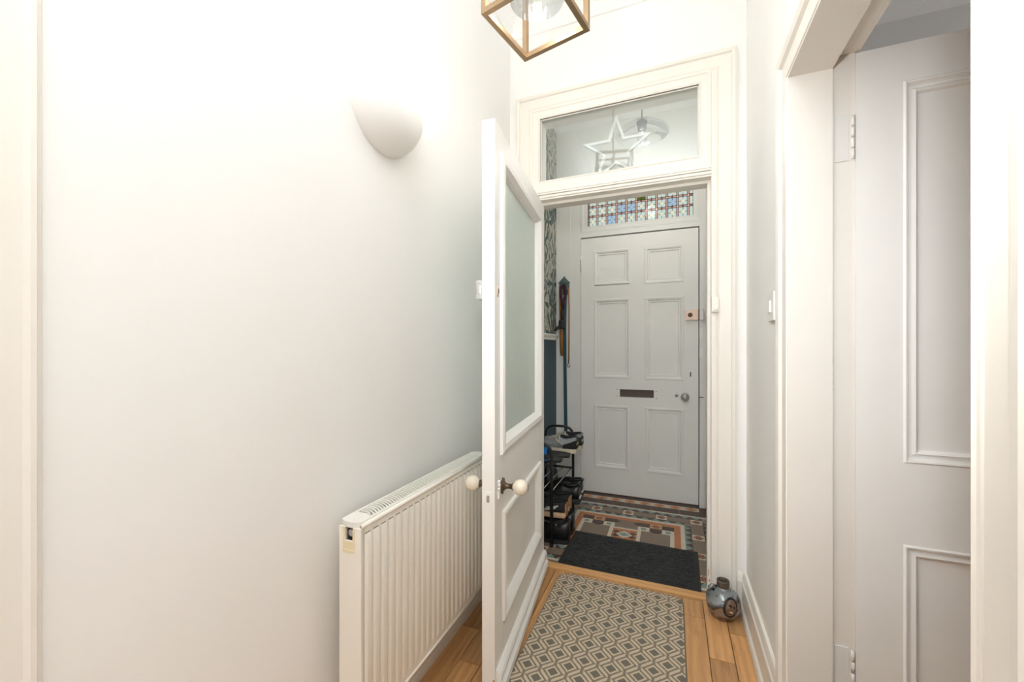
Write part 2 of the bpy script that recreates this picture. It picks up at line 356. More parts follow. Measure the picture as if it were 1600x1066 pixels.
# skirting boards
SK = [(0, .165), (.010, .163), (.014, .150), (.017, .135), (.022, .128), (.022, .035), (.029, .028), (.033, .015), (.033, 0), (0, 0)]
def skirt(name, a, b, n, label, m='trim_paint', k=1.0):
    a, b, n = Vector(a), Vector(b), Vector(n)
    structmesh(MB().rings([[tuple(q + n * h * k + Vector((0, 0, z))) for h, z in SK] for q in (a, b)], False), name, m, label, 'baseboard')
skirt('baseboard_left', (XL, .30, 0), (XL, W, 0), (1, 0, 0), 'white skirting board under the radiator', k=.5)
skirt('baseboard_right', (XR, 1.455, 0), (XR, W, 0), (-1, 0, 0), 'white moulded skirting board beside the stoneware jug')
skirt('baseboard_end', (.280, W, 0), (XR - .02, W, 0), (0, -1, 0), 'short white skirting piece behind the stoneware jug')
skirt('baseboard_porch', (PL, WB, 0), (PL, FW, 0), (1, 0, 0), 'skirting board below the blue dado', 'dado_blue', .6)

# ------------------------------------------------------------------ hall floor: oak planks one by one
fl = struct('floor', 'oak plank floor of the hallway', 'floor')
MB().box(-1.05, .46, -2.65, 2.112, -.06, -.012).build('subfloor', 'dark_gap', fl)
xs = [-.855, -.765] + [-.765 + .09 * i for i in range(1, 12)] + [.315]
joints = {0: [1.538, .4], 1: [1.363, .2], 9: [1.735, .6], 10: [1.97, .9, 2.1], 11: [1.73, .7]}
for i in range(len(xs) - 1):
    js = joints.get(i) or [random.uniform(1.5, 2.0), random.uniform(.3, 1.1)]
    ys = sorted([-2.65, -1.6, -.6] + js + [2.112])
    for a, b in zip(ys[:-1], ys[1:]):
        if b - a < .02: continue
        g = .0013; MB().box(xs[i] + g, xs[i + 1] - g, a + g, b - g, -.014, random.uniform(-.0006, 0), .0012).build('plank', 'oak', fl)
th = MB().box(-.735, .185, 2.112, 2.172, -.012, .004, .002).build('threshold', 'oak_across', fl); th['label'] = 'oak threshold strip in the inner doorway'

# ------------------------------------------------------------------ porch floor: geometric tiles one by one
pf = struct('floor_porch', 'patterned geometric tile floor of the porch', 'floor')
MB().box(-1.05, .46, 2.172, 3.6, -.06, -.0035).build('grout_bed', 'grout', pf)
CX, CY, TG = -.288, 2.672, .0008
def tile(poly, m, z=0.0):
    cx = sum(p[0] for p in poly) / len(poly); cy = sum(p[1] for p in poly) / len(poly); q = []
    for x, y in poly:
        d = Vector((cx - x, cy - y)); L = d.length; d = d / L if L else d; q.append((x + d.x * TG * 1.4, y + d.y * TG * 1.4))
    return MB().prism(q, -.008, z + random.uniform(-.0003, .0003)).build('tile', m, pf)
def rect(x0, x1, y0, y1, m): return tile([(x0, y0), (x1, y0), (x1, y1), (x0, y1)], m)
def deco(x0, x1, y0, y1, bg):
    o = rect(x0, x1, y0, y1, bg); cx, cy, hx, hy = (x0 + x1) / 2, (y0 + y1) / 2, (x1 - x0) / 2, (y1 - y0) / 2
    dk = MB(); og = MB(); P = lambda l: [(cx + a * hx, cy + b * hy) for a, b in l]
    dk.prism(P([(-.92, 0), (-.45, -.5), (0, -.85), (.45, -.5), (.92, 0), (.45, .5), (0, .85), (-.45, .5)]), .0002, .0006)
    for sx_, sy_ in ((1, 0), (-1, 0)): og.prism(P([(sx_ * .82, 0), (sx_ * .5, .3), (sx_ * .2, 0), (sx_ * .5, -.3)]), .0006, .0009)
    for sy_ in (1, -1): og.prism(P([(0, sy_ * .74), (.3, sy_ * .42), (0, sy_ * .12), (-.3, sy_ * .42)]), .0006, .0009)
    dk.build('motif_ground', 'tile_brown', o); og.build('motif_petals', 'tile_orange', o)
# step strip in front of the door: diamonds between dark bands
rect(PL, PR, 3.300, 3.36, 'tile_brown')
dx0, dpt = -.69, .1095
for i in range(8):
    a = dx0 + i * dpt; b = a + dpt; mx = (a + b) / 2; y0, y1 = 3.236, 3.300; my = (y0 + y1) / 2
    tile([(a + .004, my), (mx, y0 + .004), (b - .004, my), (mx, y1 - .004)], 'tile_orange')
    tile([(a, y0), (mx, y0), (a, my)], 'tile_cream'); tile([(mx, y0), (b, y0), (b, my)], 'tile_cream')
    tile([(a, my), (mx, y1), (a, y1)], 'tile_cream'); tile([(b, my), (b, y1), (mx, y1)], 'tile_cream')
rect(dx0 + 8 * dpt, PR, 3.236, 3.300, 'tile_brown'); rect(PL, dx0, 3.236, 3.300, 'tile_brown')
for i in range(6): rect(PL + i * .195, PL + (i + 1) * .195, 3.150, 3.236, 'tile_brown')
# borders: bands (half extents from the centre)
def ring(hx0, hx1, hy0, hy1, m, n=6):
    """cream or orange strip ring cut into pieces; inner and outer half extents"""
    for sg in (1, -1):
        ya, yb = sorted((CY + sg * hy0, CY + sg * hy1)); st = 2 * hx1 / n
        for i in range(n):
            x0, x1 = CX - hx1 + i * st, CX - hx1 + (i + 1) * st
            rect(x0, min(x1, PR), ya, yb, m)
        xa, xb = sorted((CX + sg * hx0, CX + sg * hx1)); st = 2 * hy0 / n
        if xa > PR: continue
        for i in range(n): rect(xa, min(xb, PR), CY - hy0 + i * st, CY - hy0 + (i + 1) * st, m)
B = .0365
ring(.529, .545, .452, .472, 'tile_cream', 8)
ring(.340, .366, .264, .288, 'tile_cream')
ring(.302, .340, .221, .264, 'tile_orange', 8)
# brown bands outside
for i in range(6): rect(PL + i * .195, PL + (i + 1) * .195, 2.172, CY - .472, 'tile_taupe')
# triangle borders
def tri_row(horizontal, base, tip, lo, hi, n):
    st = (hi - lo) / n
    for i in range(n):
        a, b, m = lo + i * st, lo + (i + 1) * st, lo + (i + .5) * st
        f = (lambda s_, t_: (s_, t_)) if horizontal else (lambda s_, t_: (t_, s_))
        tile([f(a, base), f(b, base), f(m, tip)], 'tile_teal'); tile([f(a, base), f(m, tip), f(a, tip)], 'tile_brown'); tile([f(b, base), f(b, tip), f(m, tip)], 'tile_brown')
for sg in (1, -1):
    tri_row(True, CY + sg * .452, CY + sg * (.368 + B), CX - .48, CX + .48, 13)
    tri_row(True, CY + sg * .288, CY + sg * (.368 - B), CX - .366, CX + .366, 10)
    tri_row(False, CX + sg * .366, CX + sg * (.444 - B), CY - .288, CY + .288, 8)
    tri_row(False, CX + sg * .529, CX + sg * (.444 + B), CY - .368, CY + .368, 10)
# taupe band with decorated squares
sqx = [CX + .444 - .2265 * i for i in range(5)]; sqx[-1] = CX - .444
for yy in (CY + .368, CY - .368):
    for x in sqx: deco(x - B, x + B, yy - B, yy + B, 'tile_cream')
    for a, b in zip(sqx[1:], sqx[:-1]): rect(a + B, b - B, yy - B, yy + B, 'tile_taupe')
for x in (CX + .444, CX - .444):
    ys = [CY - .368 + .2453 * i for i in range(4)]
    for y in ys[1:-1]: deco(x - B, x + B, y - B, y + B, 'tile_cream')
    for a, b in zip(ys[:-1], ys[1:]): rect(x - B, x + B, a + B, b - B, 'tile_taupe')
# inner field, mirrored both ways
for sy in (1, -1):
    fy = lambda d: CY + sy * d
    for sx_ in (1, -1):
        fx = lambda d: CX + sx_ * d
        T = lambda pts, m: tile([(fx(a), fy(b)) for a, b in (pts if sx_ * sy > 0 else pts[::-1])], m)
        T([(.225, .160), (.302, .160), (.302, .221), (.225, .221)], 'tile_brown')
        x0, x1 = sorted((fx(.150), fx(.225))); y0, y1 = sorted((fy(.160), fy(.221))); deco(x0, x1, y0, y1, 'tile_buff')
        T([(.150, .160), (.150, .221), (.075, .221), (.042, .1905), (.075, .160)], 'tile_brown')
        T([(.042, .1905), (.075, .221), (0, .221), (0, .160), (.075, .160)], 'tile_taupe')
        for a in (.075, .227):
            T([(a, .095), (a + .075, .095), (a + .075, .160), (a, .160)], 'tile_cream')
            x0, x1 = sorted((fx(a + .022), fx(a + .053))); y0, y1 = sorted((fy(.113), fy(.142)))
            MB().prism([(x0, y0), (x1, y0), (x1, y1), (x0, y1)], -.001, .0009).build('tile', 'tile_teal', pf)
        T([(.150, .160), (.150, .115), (.1875, .088), (.225, .115), (.225, .160)], 'tile_brown')
        T([(.277, 0), (.302, 0), (.302, .095), (.277, .095)], 'tile_cream'); T([(.077, 0), (.100, 0), (.100, .095), (.077, .095)], 'tile_cream')
        T([(.100, 0), (.277, 0), (.277, .095), (.225, .095), (.1875, .088), (.150, .095), (.100, .095)], 'tile_taupe')
        T([(0, .077), (.077, .077), (.077, .097), (0, .097)], 'tile_cream'); T([(0, .097), (.075, .097), (.075, .160), (0, .160)], 'tile_taupe')
        # centre star quarter
        T([(0, 0), (.052, 0), (.027, .028), (0, .052)], 'tile_cream'); T([(.052, 0), (.077, 0), (.077, .03)], 'tile_orange'); T([(.052, 0), (.077, .03), (.05, .05), (.027, .028)], 'tile_brown')
        T([(0, .052), (.027, .028), (.05, .05), (.03, .077), (0, .077)], 'tile_orange'); T([(.05, .05), (.077, .03), (.077, .077), (.03, .077)], 'tile_orange')
MB().prism([(CX - .035, CY), (CX, CY - .026), (CX + .035, CY), (CX, CY + .026)], -.001, .0009).build('tile', 'tile_teal', pf)

# ------------------------------------------------------------------ inner door frame, fanlight
def tfY(y, s=-1): return lambda a, b, h: (a, y + s * h, b)        # wall facing -Y
def tfX(x, s=-1): return lambda a, b, h: (x + s * h, a, b)        # wall facing -X (s=-1) or +X
RX0, RX1, RZ = -.705, .173, 2.019         # rabbet of the inner door
t1 = struct('trim_inner_frame', 'white moulded frame round the inner doorway and fanlight', 'door frame')
j = MB().box(RX1, .1905, 2.113, WB, 0, 2.515, .002).box(RX1 - .014, RX1 + .002, 2.160, WB, 0, RZ - .013, .002); jr = j.build('jamb', 'trim_paint', t1)
j = MB().box(-.7405, RX0, 2.113, WB, 0, 2.515, .002).box(RX0 - .002, RX0 + .014, 2.160, WB, 0, RZ - .013, .002); j.build('jamb', 'trim_paint', t1)
j = MB().box(RX0, RX1, 2.113, WB, RZ, 2.124, .002).box(RX0, RX1, 2.160, WB, RZ - .014, RZ + .002, .002).build('transom_bar', 'trim_paint', t1)
bar = MB()
for z0, hh, pp in ((2.028, .012, .008), (2.044, .008, .012), (2.058, .014, .006)): bar.box(RX0, RX1, 2.113 - pp, 2.114, z0, z0 + hh, .003)
bar.build('transom_moulding', 'trim_paint', j)
AR = [(.0, .0), (.0, .010), (.008, .014), (.014, .009), (.018, .012), (.066, .014), (.070, .022), (.080, .026), (.088, .022), (.090, 0)]
MB().frame(-.728, .190, 0, 2.515, AR, tfY(W), True).build('architrave', 'trim_paint', t1)
MB().frame(-.672, .114, 2.13, 2.464, [(.0, .0), (.0, .004), (.016, .010), (.050, .012), (.056, .018), (.066, .018), (.068, 0)][:3] + [(.018, 0)], tfY(2.13), False).build('glazing_bead', 'trim_paint', t1)
tf_ = MB()
tf_.box(-.7405, -.677, 2.116, WB, 2.124, 2.515, .002).box(.119, .1905, 2.116, WB, 2.124, 2.515, .002).box(-.735, .185, 2.116, WB, 2.469, 2.522, .002)
tf_.build('fanlight_surround', 'trim_paint', t1)
bd = MB().frame(-.677, .119, 2.124, 2.469, [(.0, -.012), (.0, .002), (.006, .006), (.012, .002), (.04, .0025), (.044, .007), (.052, .007), (.054, 0)], tfY(2.116), False).build('fanlight_moulding', 'trim_paint', t1)
k = MB().box(.172, .202, 2.088, 2.1135, 1.372, 1.442, .003).box(.178, .198, 2.082, 2.09, 1.38, 1.392, .002).build('latch_keep', 'trim_paint', t1); k['label'] = 'cream-painted latch keep on the jamb'
for (x, z, w_, h_) in ((.164, .035, .006, .02), (.166, .07, .004, .012), (.163, .10, .003, .03)):
    MB().box(x, x + w_, 2.1575, 2.1605, z, z + h_).build('paint_chip', 'oak', jr)
win = struct('window_1', 'clear fanlight pane above the inner door', 'window')
MB().box(-.677, .119, 2.138, 2.142, 2.124, 2.469).build('pane', 'clear_glass', win)

# five-pointed outline star fixed behind the fanlight
SC, SR = (-.2815, 2.2835), .194
def starpts(r): return [(SC[0] + (r if i % 2 == 0 else r * .385) * math.sin(math.pi * i / 5), SC[1] + (r if i % 2 == 0 else r * .385) * math.cos(math.pi * i / 5)) for i in range(10)]
a, b = starpts(SR), starpts(SR - .040); y0, y1 = WB + .001, WB + .016
vs = [(x, y0, z) for x, z in a] + [(x, y0, z) for x, z in b] + [(x, y1, z) for x, z in a] + [(x, y1, z) for x, z in b]; fs = []
for i in range(10):
    q = (i + 1) % 10; fs += [(i, q, 10 + q, 10 + i), (20 + i, 30 + i, 30 + q, 20 + q), (i, 20 + i, 20 + q, q), (10 + i, 10 + q, 30 + q, 30 + i)]
tag(MB().face_add(vs, fs).build('star_ornament', 'white_card'), 'white five-pointed outline star behind the fanlight', 'ornament')

# ------------------------------------------------------------------ inner door, standing open
P0, P1 = Vector((-.558, 1.240, 0)), Vector((-.651, 2.079, 0)); DL, DT, DH = .880, .046, 1.982
ang = math.atan2((P1 - P0).y, (P1 - P0).x)
d1 = struct('door_1', 'open white half-glazed door with cream knobs beside the radiator', 'door', (P0.x, P0.y, 0), ang)
# local: x along the leaf towards the hinge, y = +thickness to the back face (left), front face at y=0 looks to -y
def slab(mb, x0, x1, z0, z1, b=.0015): mb.box(x0, x1, 0, DT, z0, z1, b)
lf = MB(); slab(lf, 0, .102, .012, DH); slab(lf, .742, DL, .012, DH); slab(lf, .102, .742, 1.86, DH); slab(lf, .102, .742, .60, .86); slab(lf, .102, .742, .012, .235)
lf.build('leaf_frame', 'door_paint', d1)
MB().box(.100, .744, .014, .032, .233, .602).build('panel', 'door_paint', d1)
gl = MB().box(.100, .744, .020, .026, .858, 1.862).build('glass_pane', 'textured_glass', d1); gl['label'] = 'greenish reeded obscure glass'
PM = [(-.034, .0), (-.030, .004), (-.018, .004), (-.012, .012), (.002, .016), (.010, .012), (.014, .0)]
tfd = lambda a, b, h: (a, -h, b); tfb = lambda a, b, h: (a, DT + h, b)
MB().frame(.100, .744, .235, .600, [(-.030, -.014), (-.022, -.004), (-.010, .006), (.002, .013), (.012, .010), (.015, 0)], tfd).build('panel_moulding', 'door_paint', d1)
MB().frame(.100, .744, .862, 1.860, [(-.012, -.020), (-.006, -.004), (.006, .012), (.024, .014), (.036, .010), (.040, 0)], tfd).build('glass_moulding', 'door_paint', d1)
MB().frame(.100, .744, .235, .600, [(-.02, -.014), (-.008, .006), (.012, .010), (.015, 0)], tfb).build('panel_moulding', 'door_paint', d1)
MB().frame(.100, .744, .862, 1.860, [(-.012, -.020), (.006, .012), (.036, .010), (.040, 0)], tfb).build('glass_moulding', 'door_paint', d1)
wb = [(0, .098), (-.006, .098), (-.016, .088), (-.020, .078), (-.016, .062), (-.014, .052), (-.026, .040), (-.027, .016), (0, .016)]
MB().rings([[(x, y, z) for y, z in wb] for x in (.012, .872)], False).build('weatherboard', 'door_paint', d1)
def knob(s):       # s=-1 front face, +1 back face
    y0 = 0 if s < 0 else DT; o = (.090, y0, .706); ax = (0, s, 0)
    r = MB().lathe([(.0, 0), (.026, 0), (.027, .003), (.018, .006), (.012, .012), (.009, .020), (.009, .034), (.013, .037), (.014, .041), (.0, .042)], 20, o, ax).build('knob_rose', 'bronze', d1)
    sc = MB()
    for i in range(8):
        q = i * math.pi / 4; sc.lathe([(.0, 0), (.0075, 0), (.007, .003), (.0, .0035)], 8, (o[0] + .023 * math.cos(q), y0, o[2] + .023 * math.sin(q)), ax)
    sc.build('scalloped_edge', 'bronze', r)
    kb = MB().lathe([(.0, .041), (.014, .041), (.017, .045), (.024, .052), (.0275, .062), (.0275, .072), (.024, .083), (.016, .091), (.007, .094), (.0, .0945)], 24, o, ax).build('knob', 'ceramic', d1)
    kb['label'] = 'cream ceramic door knob'
    if s < 0: MB().box(.088, .092, y0 + s * .0955, y0 + s * .0925, .696, .716, .0006).build('crack', 'dark_gap', kb)
knob(-1); knob(1)
MB().lathe([(.0, 0), (.006, 0), (.006, .005), (.0, .006)], 10, (.040, 0, .736), (0, -1, 0)).lathe([(.0, 0), (.0075, .0), (.0075, .006), (.0, .008)], 10, (.040, 0, .724), (0, -1, 0)).lathe([(.0, 0), (.0075, .0), (.0075, .006), (.0, .008)], 10, (.040, 0, .711), (0, -1, 0)).box(.031, .049, -.006, .0, .678, .704, .002).build('key_cover', 'door_paint', d1)
e = MB().lathe([(.0, 0), (.010, 0), (.010, .003), (.0, .004)], 16, (0, 0, 0), (0, -1, 0)).build('escutcheon', 'worn_brass', d1); e.location = (.030, 0, 1.40); e.scale = (.8, 1, 2.0)
MB().box(.026, .034, -.0055, -.003, 1.392, 1.408, .001).build('key_slot', 'bronze', e)  ; bpy.data.objects['key_slot'].location = (0, 0, 0)
ks = bpy.data.objects['key_slot']
for q in ks.data.vertices: q.co.x -= .030; q.co.z = (q.co.z - 1.40) / 2
lk = MB().box(.0, .085, DT, DT + .024, 1.370, 1.434, .004).lathe([(.0, 0), (.016, 0), (.017, .012), (.0, .014)], 18, (.052, DT + .024, 1.402), (0, 1, 0)).build('rim_latch', 'chrome', d1); lk['label'] = 'chrome rim latch on the back of the door'
MB().box(-.008, .002, DT + .006, DT + .018, 1.388, 1.416, .002).build('latch_bolt', 'chrome', lk)
MB().box(-.0012, .001, .012, .036, .640, .712, .0004).build('latch_plate', 'door_paint', d1)
MB().box(-.0022, .0, .019, .029, .676, .700, .0006).build('latch_hole', 'grey_steel', d1)
MB().box(-.0008, .001, .001, .006, .040, .075).build('paint_chip', 'oak', d1)
for z in (.22, 1.0, 1.76): MB().lathe([(.0, 0), (.007, 0), (.007, .09), (.0, .09)], 10, (DL + .004, DT - .002, z)).build('hinge', 'door_paint', d1)

# ------------------------------------------------------------------ front door with overlight
t2 = struct('trim_front_frame', 'pale frame round the front door and its stained glass', 'door frame')
DX0, DX1, DY, DTOP = -.713, .187, 3.36, 2.124
MB().box(FX0, DX0 - .003, 3.350, 3.55, 0, FZ, .002).build('jamb', 'porch_paint', t2)
MB().box(DX1 + .0065, FX1, 3.350, 3.55, 0, FZ, .002).build('jamb', 'porch_paint', t2)
MB().box(DX0 - .003, DX1 + .0065, 3.350, 3.55, DTOP + .009, 2.222, .002).build('transom_bar', 'porch_paint', t2)
MB().box(DX0 - .003, DX1 + .003, 3.350, 3.55, 2.56, FZ, .002).build('head', 'porch_paint', t2)
MB().frame(DX0 + .045, DX1 - .03, 2.222, 2.56, [(-.004, -.04), (-.004, -.012), (.006, -.004), (.018, .002), (.024, .0), (.03, .006), (.05, .004), (.052, -.002)], tfY(3.352)).build('overlight_moulding', 'porch_paint', t2)
MB().box(DX0 - .003, DX0 + .05, 3.352, 3.5, 2.222, 2.56).box(DX1 - .035, DX1 + .003, 3.352, 3.5, 2.222, 2.56).build('overlight_side', 'porch_paint', t2)
for z0, h_ in ((1.40, .10), (1.27, .085), (1.13, .075)): MB().box(DX1 + .005, DX1 + .030, 3.344, 3.351, z0, z0 + h_, .002).build('strike_plate', 'front_door_paint', t2)
k = MB().box(DX1 + .006, DX1 + .036, 3.322, 3.351, 1.416, 1.498, .003).build('lock_keep', 'grey_steel', t2)
MB().box(DX1 + .006, DX1 + .034, 3.346, 3.351, .828, .834).build('joint', 'dark_gap', t2)
MB().box(DX1 + .004, FX1, 3.325, 3.352, 0, .20, .003).build('plinth_block', 'porch_paint', t2)
MB().box(DX0 - .003, DX0 + .02, 3.412, 3.55, 0, DTOP + .01).box(DX1 - .02, DX1 + .007, 3.412, 3.55, 0, DTOP + .01).box(DX0, DX1, 3.412, 3.55, DTOP - .02, DTOP + .01).build('door_stop_shade', 'dark_gap', t2)  # stop coloured near-black to paint shade into the gap round the leaf
d2 = struct('door_2', 'closed pale grey six-panel front door with letter slot', 'door')
pan = [(-.601, -.320, 1.732, 2.010), (-.201, .082, 1.722, 2.004), (-.601, -.318, .962, 1.607), (-.196, .082, .958, 1.604), (-.599, -.326, .218, .729), (-.195, .081, .220, .729)]
lf = MB(); ZB = .008
def fs_(x0, x1, z0, z1): lf.box(x0, x1, DY, DY + .048, z0, z1)
fs_(DX0, -.601, ZB, DTOP); fs_(.082, DX1, ZB, DTOP); fs_(-.601, .082, 2.010, DTOP); fs_(-.601, .082, 1.607, 1.722); fs_(-.320, -.201, 1.722, 2.010); fs_(-.320, -.196, .962, 1.607)
fs_(-.601, -.396, .729, .962); fs_(-.134, .082, .729, .962); fs_(-.396, -.134, .729, .806); fs_(-.396, -.134, .870, .962); fs_(-.326, -.195, .218, .729); fs_(-.601, .082, ZB, .218)
lf.build('leaf_frame', 'front_door_paint', d2)
for a0, a1, b0, b1 in pan:
    p_ = MB().box(a0 - .006, a1 + .006, DY + .014, DY + .034, b0 - .006, b1 + .006).build('panel', 'front_door_paint', d2)
    MB().frame(a0, a1, b0, b1, [(-.036, -.014), (-.032, -.006), (-.022, -.008), (-.016, .001), (-.006, .004), (.002, .003), (.005, .0), (.005, -.003)], tfY(DY)).build('panel_moulding', 'front_door_paint', d2)
MB().box(-.405, -.125, DY + .040, DY + .046, .80, .876).build('letter_flap', 'stoneware_rim', d2)
for x, z in ((-.415, .868), (-.415, .812), (-.115, .862), (-.115, .806)): MB().lathe([(.0, 0), (.005, 0), (.004, .002), (.0, .002)], 8, (x, DY, z), (0, -1, 0)).build('screw', 'grey_steel', d2)
kn = MB().lathe([(.0, 0), (.026, 0), (.026, .004), (.014, .008), (.011, .022), (.02, .028), (.030, .040), (.030, .050), (.022, .060), (.0, .064)], 24, (.092, DY, .832), (0, -1, 0)).build('knob', 'grey_steel', d2); kn['label'] = 'dull steel round knob'
MB().lathe([(.0, 0), (.012, 0), (.011, .005), (.0, .006)], 14, (.034, DY, .836), (0, -1, 0)).lathe([(.0, .006), (.005, .006), (.005, .008), (.0, .008)], 8, (.034, DY, .836), (0, -1, 0)).build('cylinder_lock', 'grey_steel', d2)
lk = MB().box(.096, .186, DY - .026, DY, 1.418, 1.494, .004).build('night_latch', 'worn_brass', d2); lk['label'] = 'worn brass night latch'
MB().lathe([(.0, 0), (.016, 0), (.016, .014), (.0, .016)], 16, (.128, DY - .026, 1.457), (0, -1, 0)).build('latch_turn', 'bronze', lk)
MB().box(.128, .136, DY - .002, DY + .001, .985, 1.020, .0008).build('keyhole', 'dark_gap', d2)
for z in (1.83, .33): MB().lathe([(.0, 0), (.007, 0), (.007, .15), (.0, .15)], 10, (DX0 - .001, DY - .004, z)).build('hinge', 'front_door_paint', d2)
MB().box(DX0 - .002, DX0 + .002, DY - .0125, DY - .010, 1.85, 1.95).build('paint_chip', 'stoneware_rim', d2)
MB().box(-.80, .235, 3.36, 3.56, -.02, .006).build('sill', 'tile_brown', t2)

# stained glass, pane by pane
win2 = struct('window_2', 'stained glass overlight of small pastel squares above the front door', 'window')
SGX = [-.662, -.582, -.503, -.424, -.347, -.269, -.192, -.114, -.037, .040, .118, .152]; SGZ = [2.226, 2.313, 2.393, 2.473, 2.555]; bw = .008; yG = 3.392
ld = MB(); lt = .0018
def pane(poly, m, y=yG): return MB().prism(poly, -.002, .002, lambda a, b, h: (a, y + h, b)).build('pane', m, win2)
rnd = random.Random(3)
blues = {(3, 1), (4, 1), (8, 1), (2, 0)}; 
for i in range(11):
    for jx in range(4):
        x0, x1, z0, z1 = SGX[i] + bw, SGX[i + 1] - bw, SGZ[jx] + bw * .7, SGZ[jx + 1] - bw
        if i == 10: x1 = SGX[11]
        if x1 - x0 < .012: continue
        m_ = 'glass_blue' if (i, jx) in blues else ('glass_green' if (i, jx) == (5, 2) else 'glass_pale')
        if i < 10:
            cx, cz, r_ = (x0 + x1) / 2, (z0 + z1) / 2, .017
            for px_, pz_ in ((x0, z0), (x1, z0), (x1, z1), (x0, z1)):
                sx_, sz_ = (1 if px_ > cx else -1), (1 if pz_ > cz else -1)
                pts = [(px_, pz_), (cx, pz_), (cx, cz + sz_ * r_), (cx + sx_ * r_, cz), (px_, cz)]
                pane(pts if sx_ * sz_ > 0 else pts[::-1], m_)
            pane([(cx - r_, cz), (cx, cz - r_), (cx + r_, cz), (cx, cz + r_)], 'glass_yellow' if m_ == 'glass_pale' else m_)
            ld.tube([(cx - r_, yG, cz), (cx, yG, cz - r_), (cx + r_, yG, cz), (cx, yG, cz + r_)], lt, 4, True)
            for q0, q1 in (((x0, cz), (cx - r_, cz)), ((cx + r_, cz), (x1, cz)), ((cx, z0), (cx, cz - r_)), ((cx, cz + r_), (cx, z1))): ld.tube([(q0[0], yG, q0[1]), (q1[0], yG, q1[1])], lt, 4)
        else: pane([(x0, z0), (x1, z0), (x1, z1), (x0, z1)], m_)
for i in range(0, 11):
    for jx in range(4):
        z0, z1 = SGZ[jx] + (bw if jx else .0), SGZ[jx + 1] - bw
        pane([(SGX[i] - bw, z0), (SGX[i] + bw, z0), (SGX[i] + bw, z1), (SGX[i] - bw, z1)], 'glass_pink')
        ld.tube([(SGX[i] - bw, yG, SGZ[0]), (SGX[i] - bw, yG, SGZ[4])], lt, 4) if jx == 0 else None
        ld.tube([(SGX[i] + bw, yG, SGZ[0]), (SGX[i] + bw, yG, SGZ[4])], lt, 4) if jx == 0 else None
        if jx and i < 11:
            pane([(SGX[i] - bw, SGZ[jx] - bw), (SGX[i] + bw, SGZ[jx] - bw), (SGX[i] + bw, SGZ[jx] + bw), (SGX[i] - bw, SGZ[jx] + bw)], 'glass_buff')
            xe = SGX[i + 1] - bw if i < 10 else SGX[11]; xm = (SGX[i] + bw + xe) / 2
            pane([(SGX[i] + bw, SGZ[jx] - bw), (xm - .008, SGZ[jx] - bw), (xm - .008, SGZ[jx] + bw), (SGX[i] + bw, SGZ[jx] + bw)], 'glass_pink')
            pane([(xm - .008, SGZ[jx] - bw), (xm + .008, SGZ[jx] - bw), (xm + .008, SGZ[jx] + bw), (xm - .008, SGZ[jx] + bw)], 'glass_red')
            pane([(xm + .008, SGZ[jx] - bw), (xe, SGZ[jx] - bw), (xe, SGZ[jx] + bw), (xm + .008, SGZ[jx] + bw)], 'glass_pink')
            if i == 0:
                for s_ in (-1, 1): ld.tube([(SGX[0], yG, SGZ[jx] + s_ * bw), (SGX[11], yG, SGZ[jx] + s_ * bw)], lt, 4)
ld.build('leading', 'lead', win2)

# ------------------------------------------------------------------ doorway in the right wall, door standing open into the room
t3 = struct('trim_side_frame', 'white moulded frame round the panelled door opening', 'door frame')
MB().frame(OY0, OY1, 0, OZ, [(.002, .0), (.002, .012), (.007, .019), (.013, .012), (.018, .014), (.062, .016), (.070, .024), (.086, .028), (.098, .022), (.1, 0)], tfX(XR), True).build('architrave', 'trim_paint', t3)
jf = MB().box(.304, .409, OY1, OY1 + .016, 0, OZ + .04, .0015).box(.407, .461, OY1 + .012, OY1 + .03, 0, OZ + .045, .001).build('jamb', 'trim_paint', t3)
MB().box(.304, .409, OY0 - .016, OY0, 0, OZ + .04, .0015).box(.407, .461, OY0 - .03, OY0 - .012, 0, OZ + .045, .001).build('jamb', 'trim_paint', t3)
MB().box(.304, .409, OY0, OY1, OZ, OZ + .044, .0015).box(.407, .461, OY0, OY1 + .012, OZ + .036, OZ + .046, .001).build('head', 'trim_paint', t3)
AR2 = [(-.01, .0), (-.01, .012), (.06, .016), (.09, .018), (.09, 0)]
MB().frame(OY0 - .012, OY1 + .042, 0, OZ + .038, [(.0, .0), (.0, .010), (.06, .014), (.07, .0)], tfX(.461, 1), True).build('room_architrave', 'trim_paint', t3)
for z in (1.712, .26):
    h_ = MB().box(.415, .446, OY1 + .0085, OY1 + .0125, z, z + .125, .0008).build('hinge', 'white_plastic', jf)
for (z, hgt) in ((1.155, .022), (1.125, .010), (1.10, .012), (1.085, .008)): MB().box(.408, .412, OY1 + .0095, OY1 + .0122, z, z + hgt).build('paint_chip', 'stoneware_rim', jf)
D3Y = 1.352
d3 = struct('door_3', 'open white panelled door with painted hinges, leading into the grey room', 'door', (.4615, D3Y, 0), R(0))
W3, H3 = .735, 2.0; pan3 = [(.106, .330, .682 - .464, .0)]
P3 = [(.104, .320, .905, 1.896), (.415, .631, .905, 1.896), (.104, .320, .20, .684), (.415, .631, .20, .684)]
lf = MB()
def f3(x0, x1, z0, z1): lf.box(x0, x1, 0, .042, z0, z1)
f3(0, .104, .01, H3); f3(.631, W3, .01, H3); f3(.320, .415, .01, H3)
for x0, x1 in ((.104, .320), (.415, .631)): f3(x0, x1, 1.896, H3); f3(x0, x1, .684, .905); f3(x0, x1, .01, .20)
lf.build('leaf_frame', 'door_paint', d3)
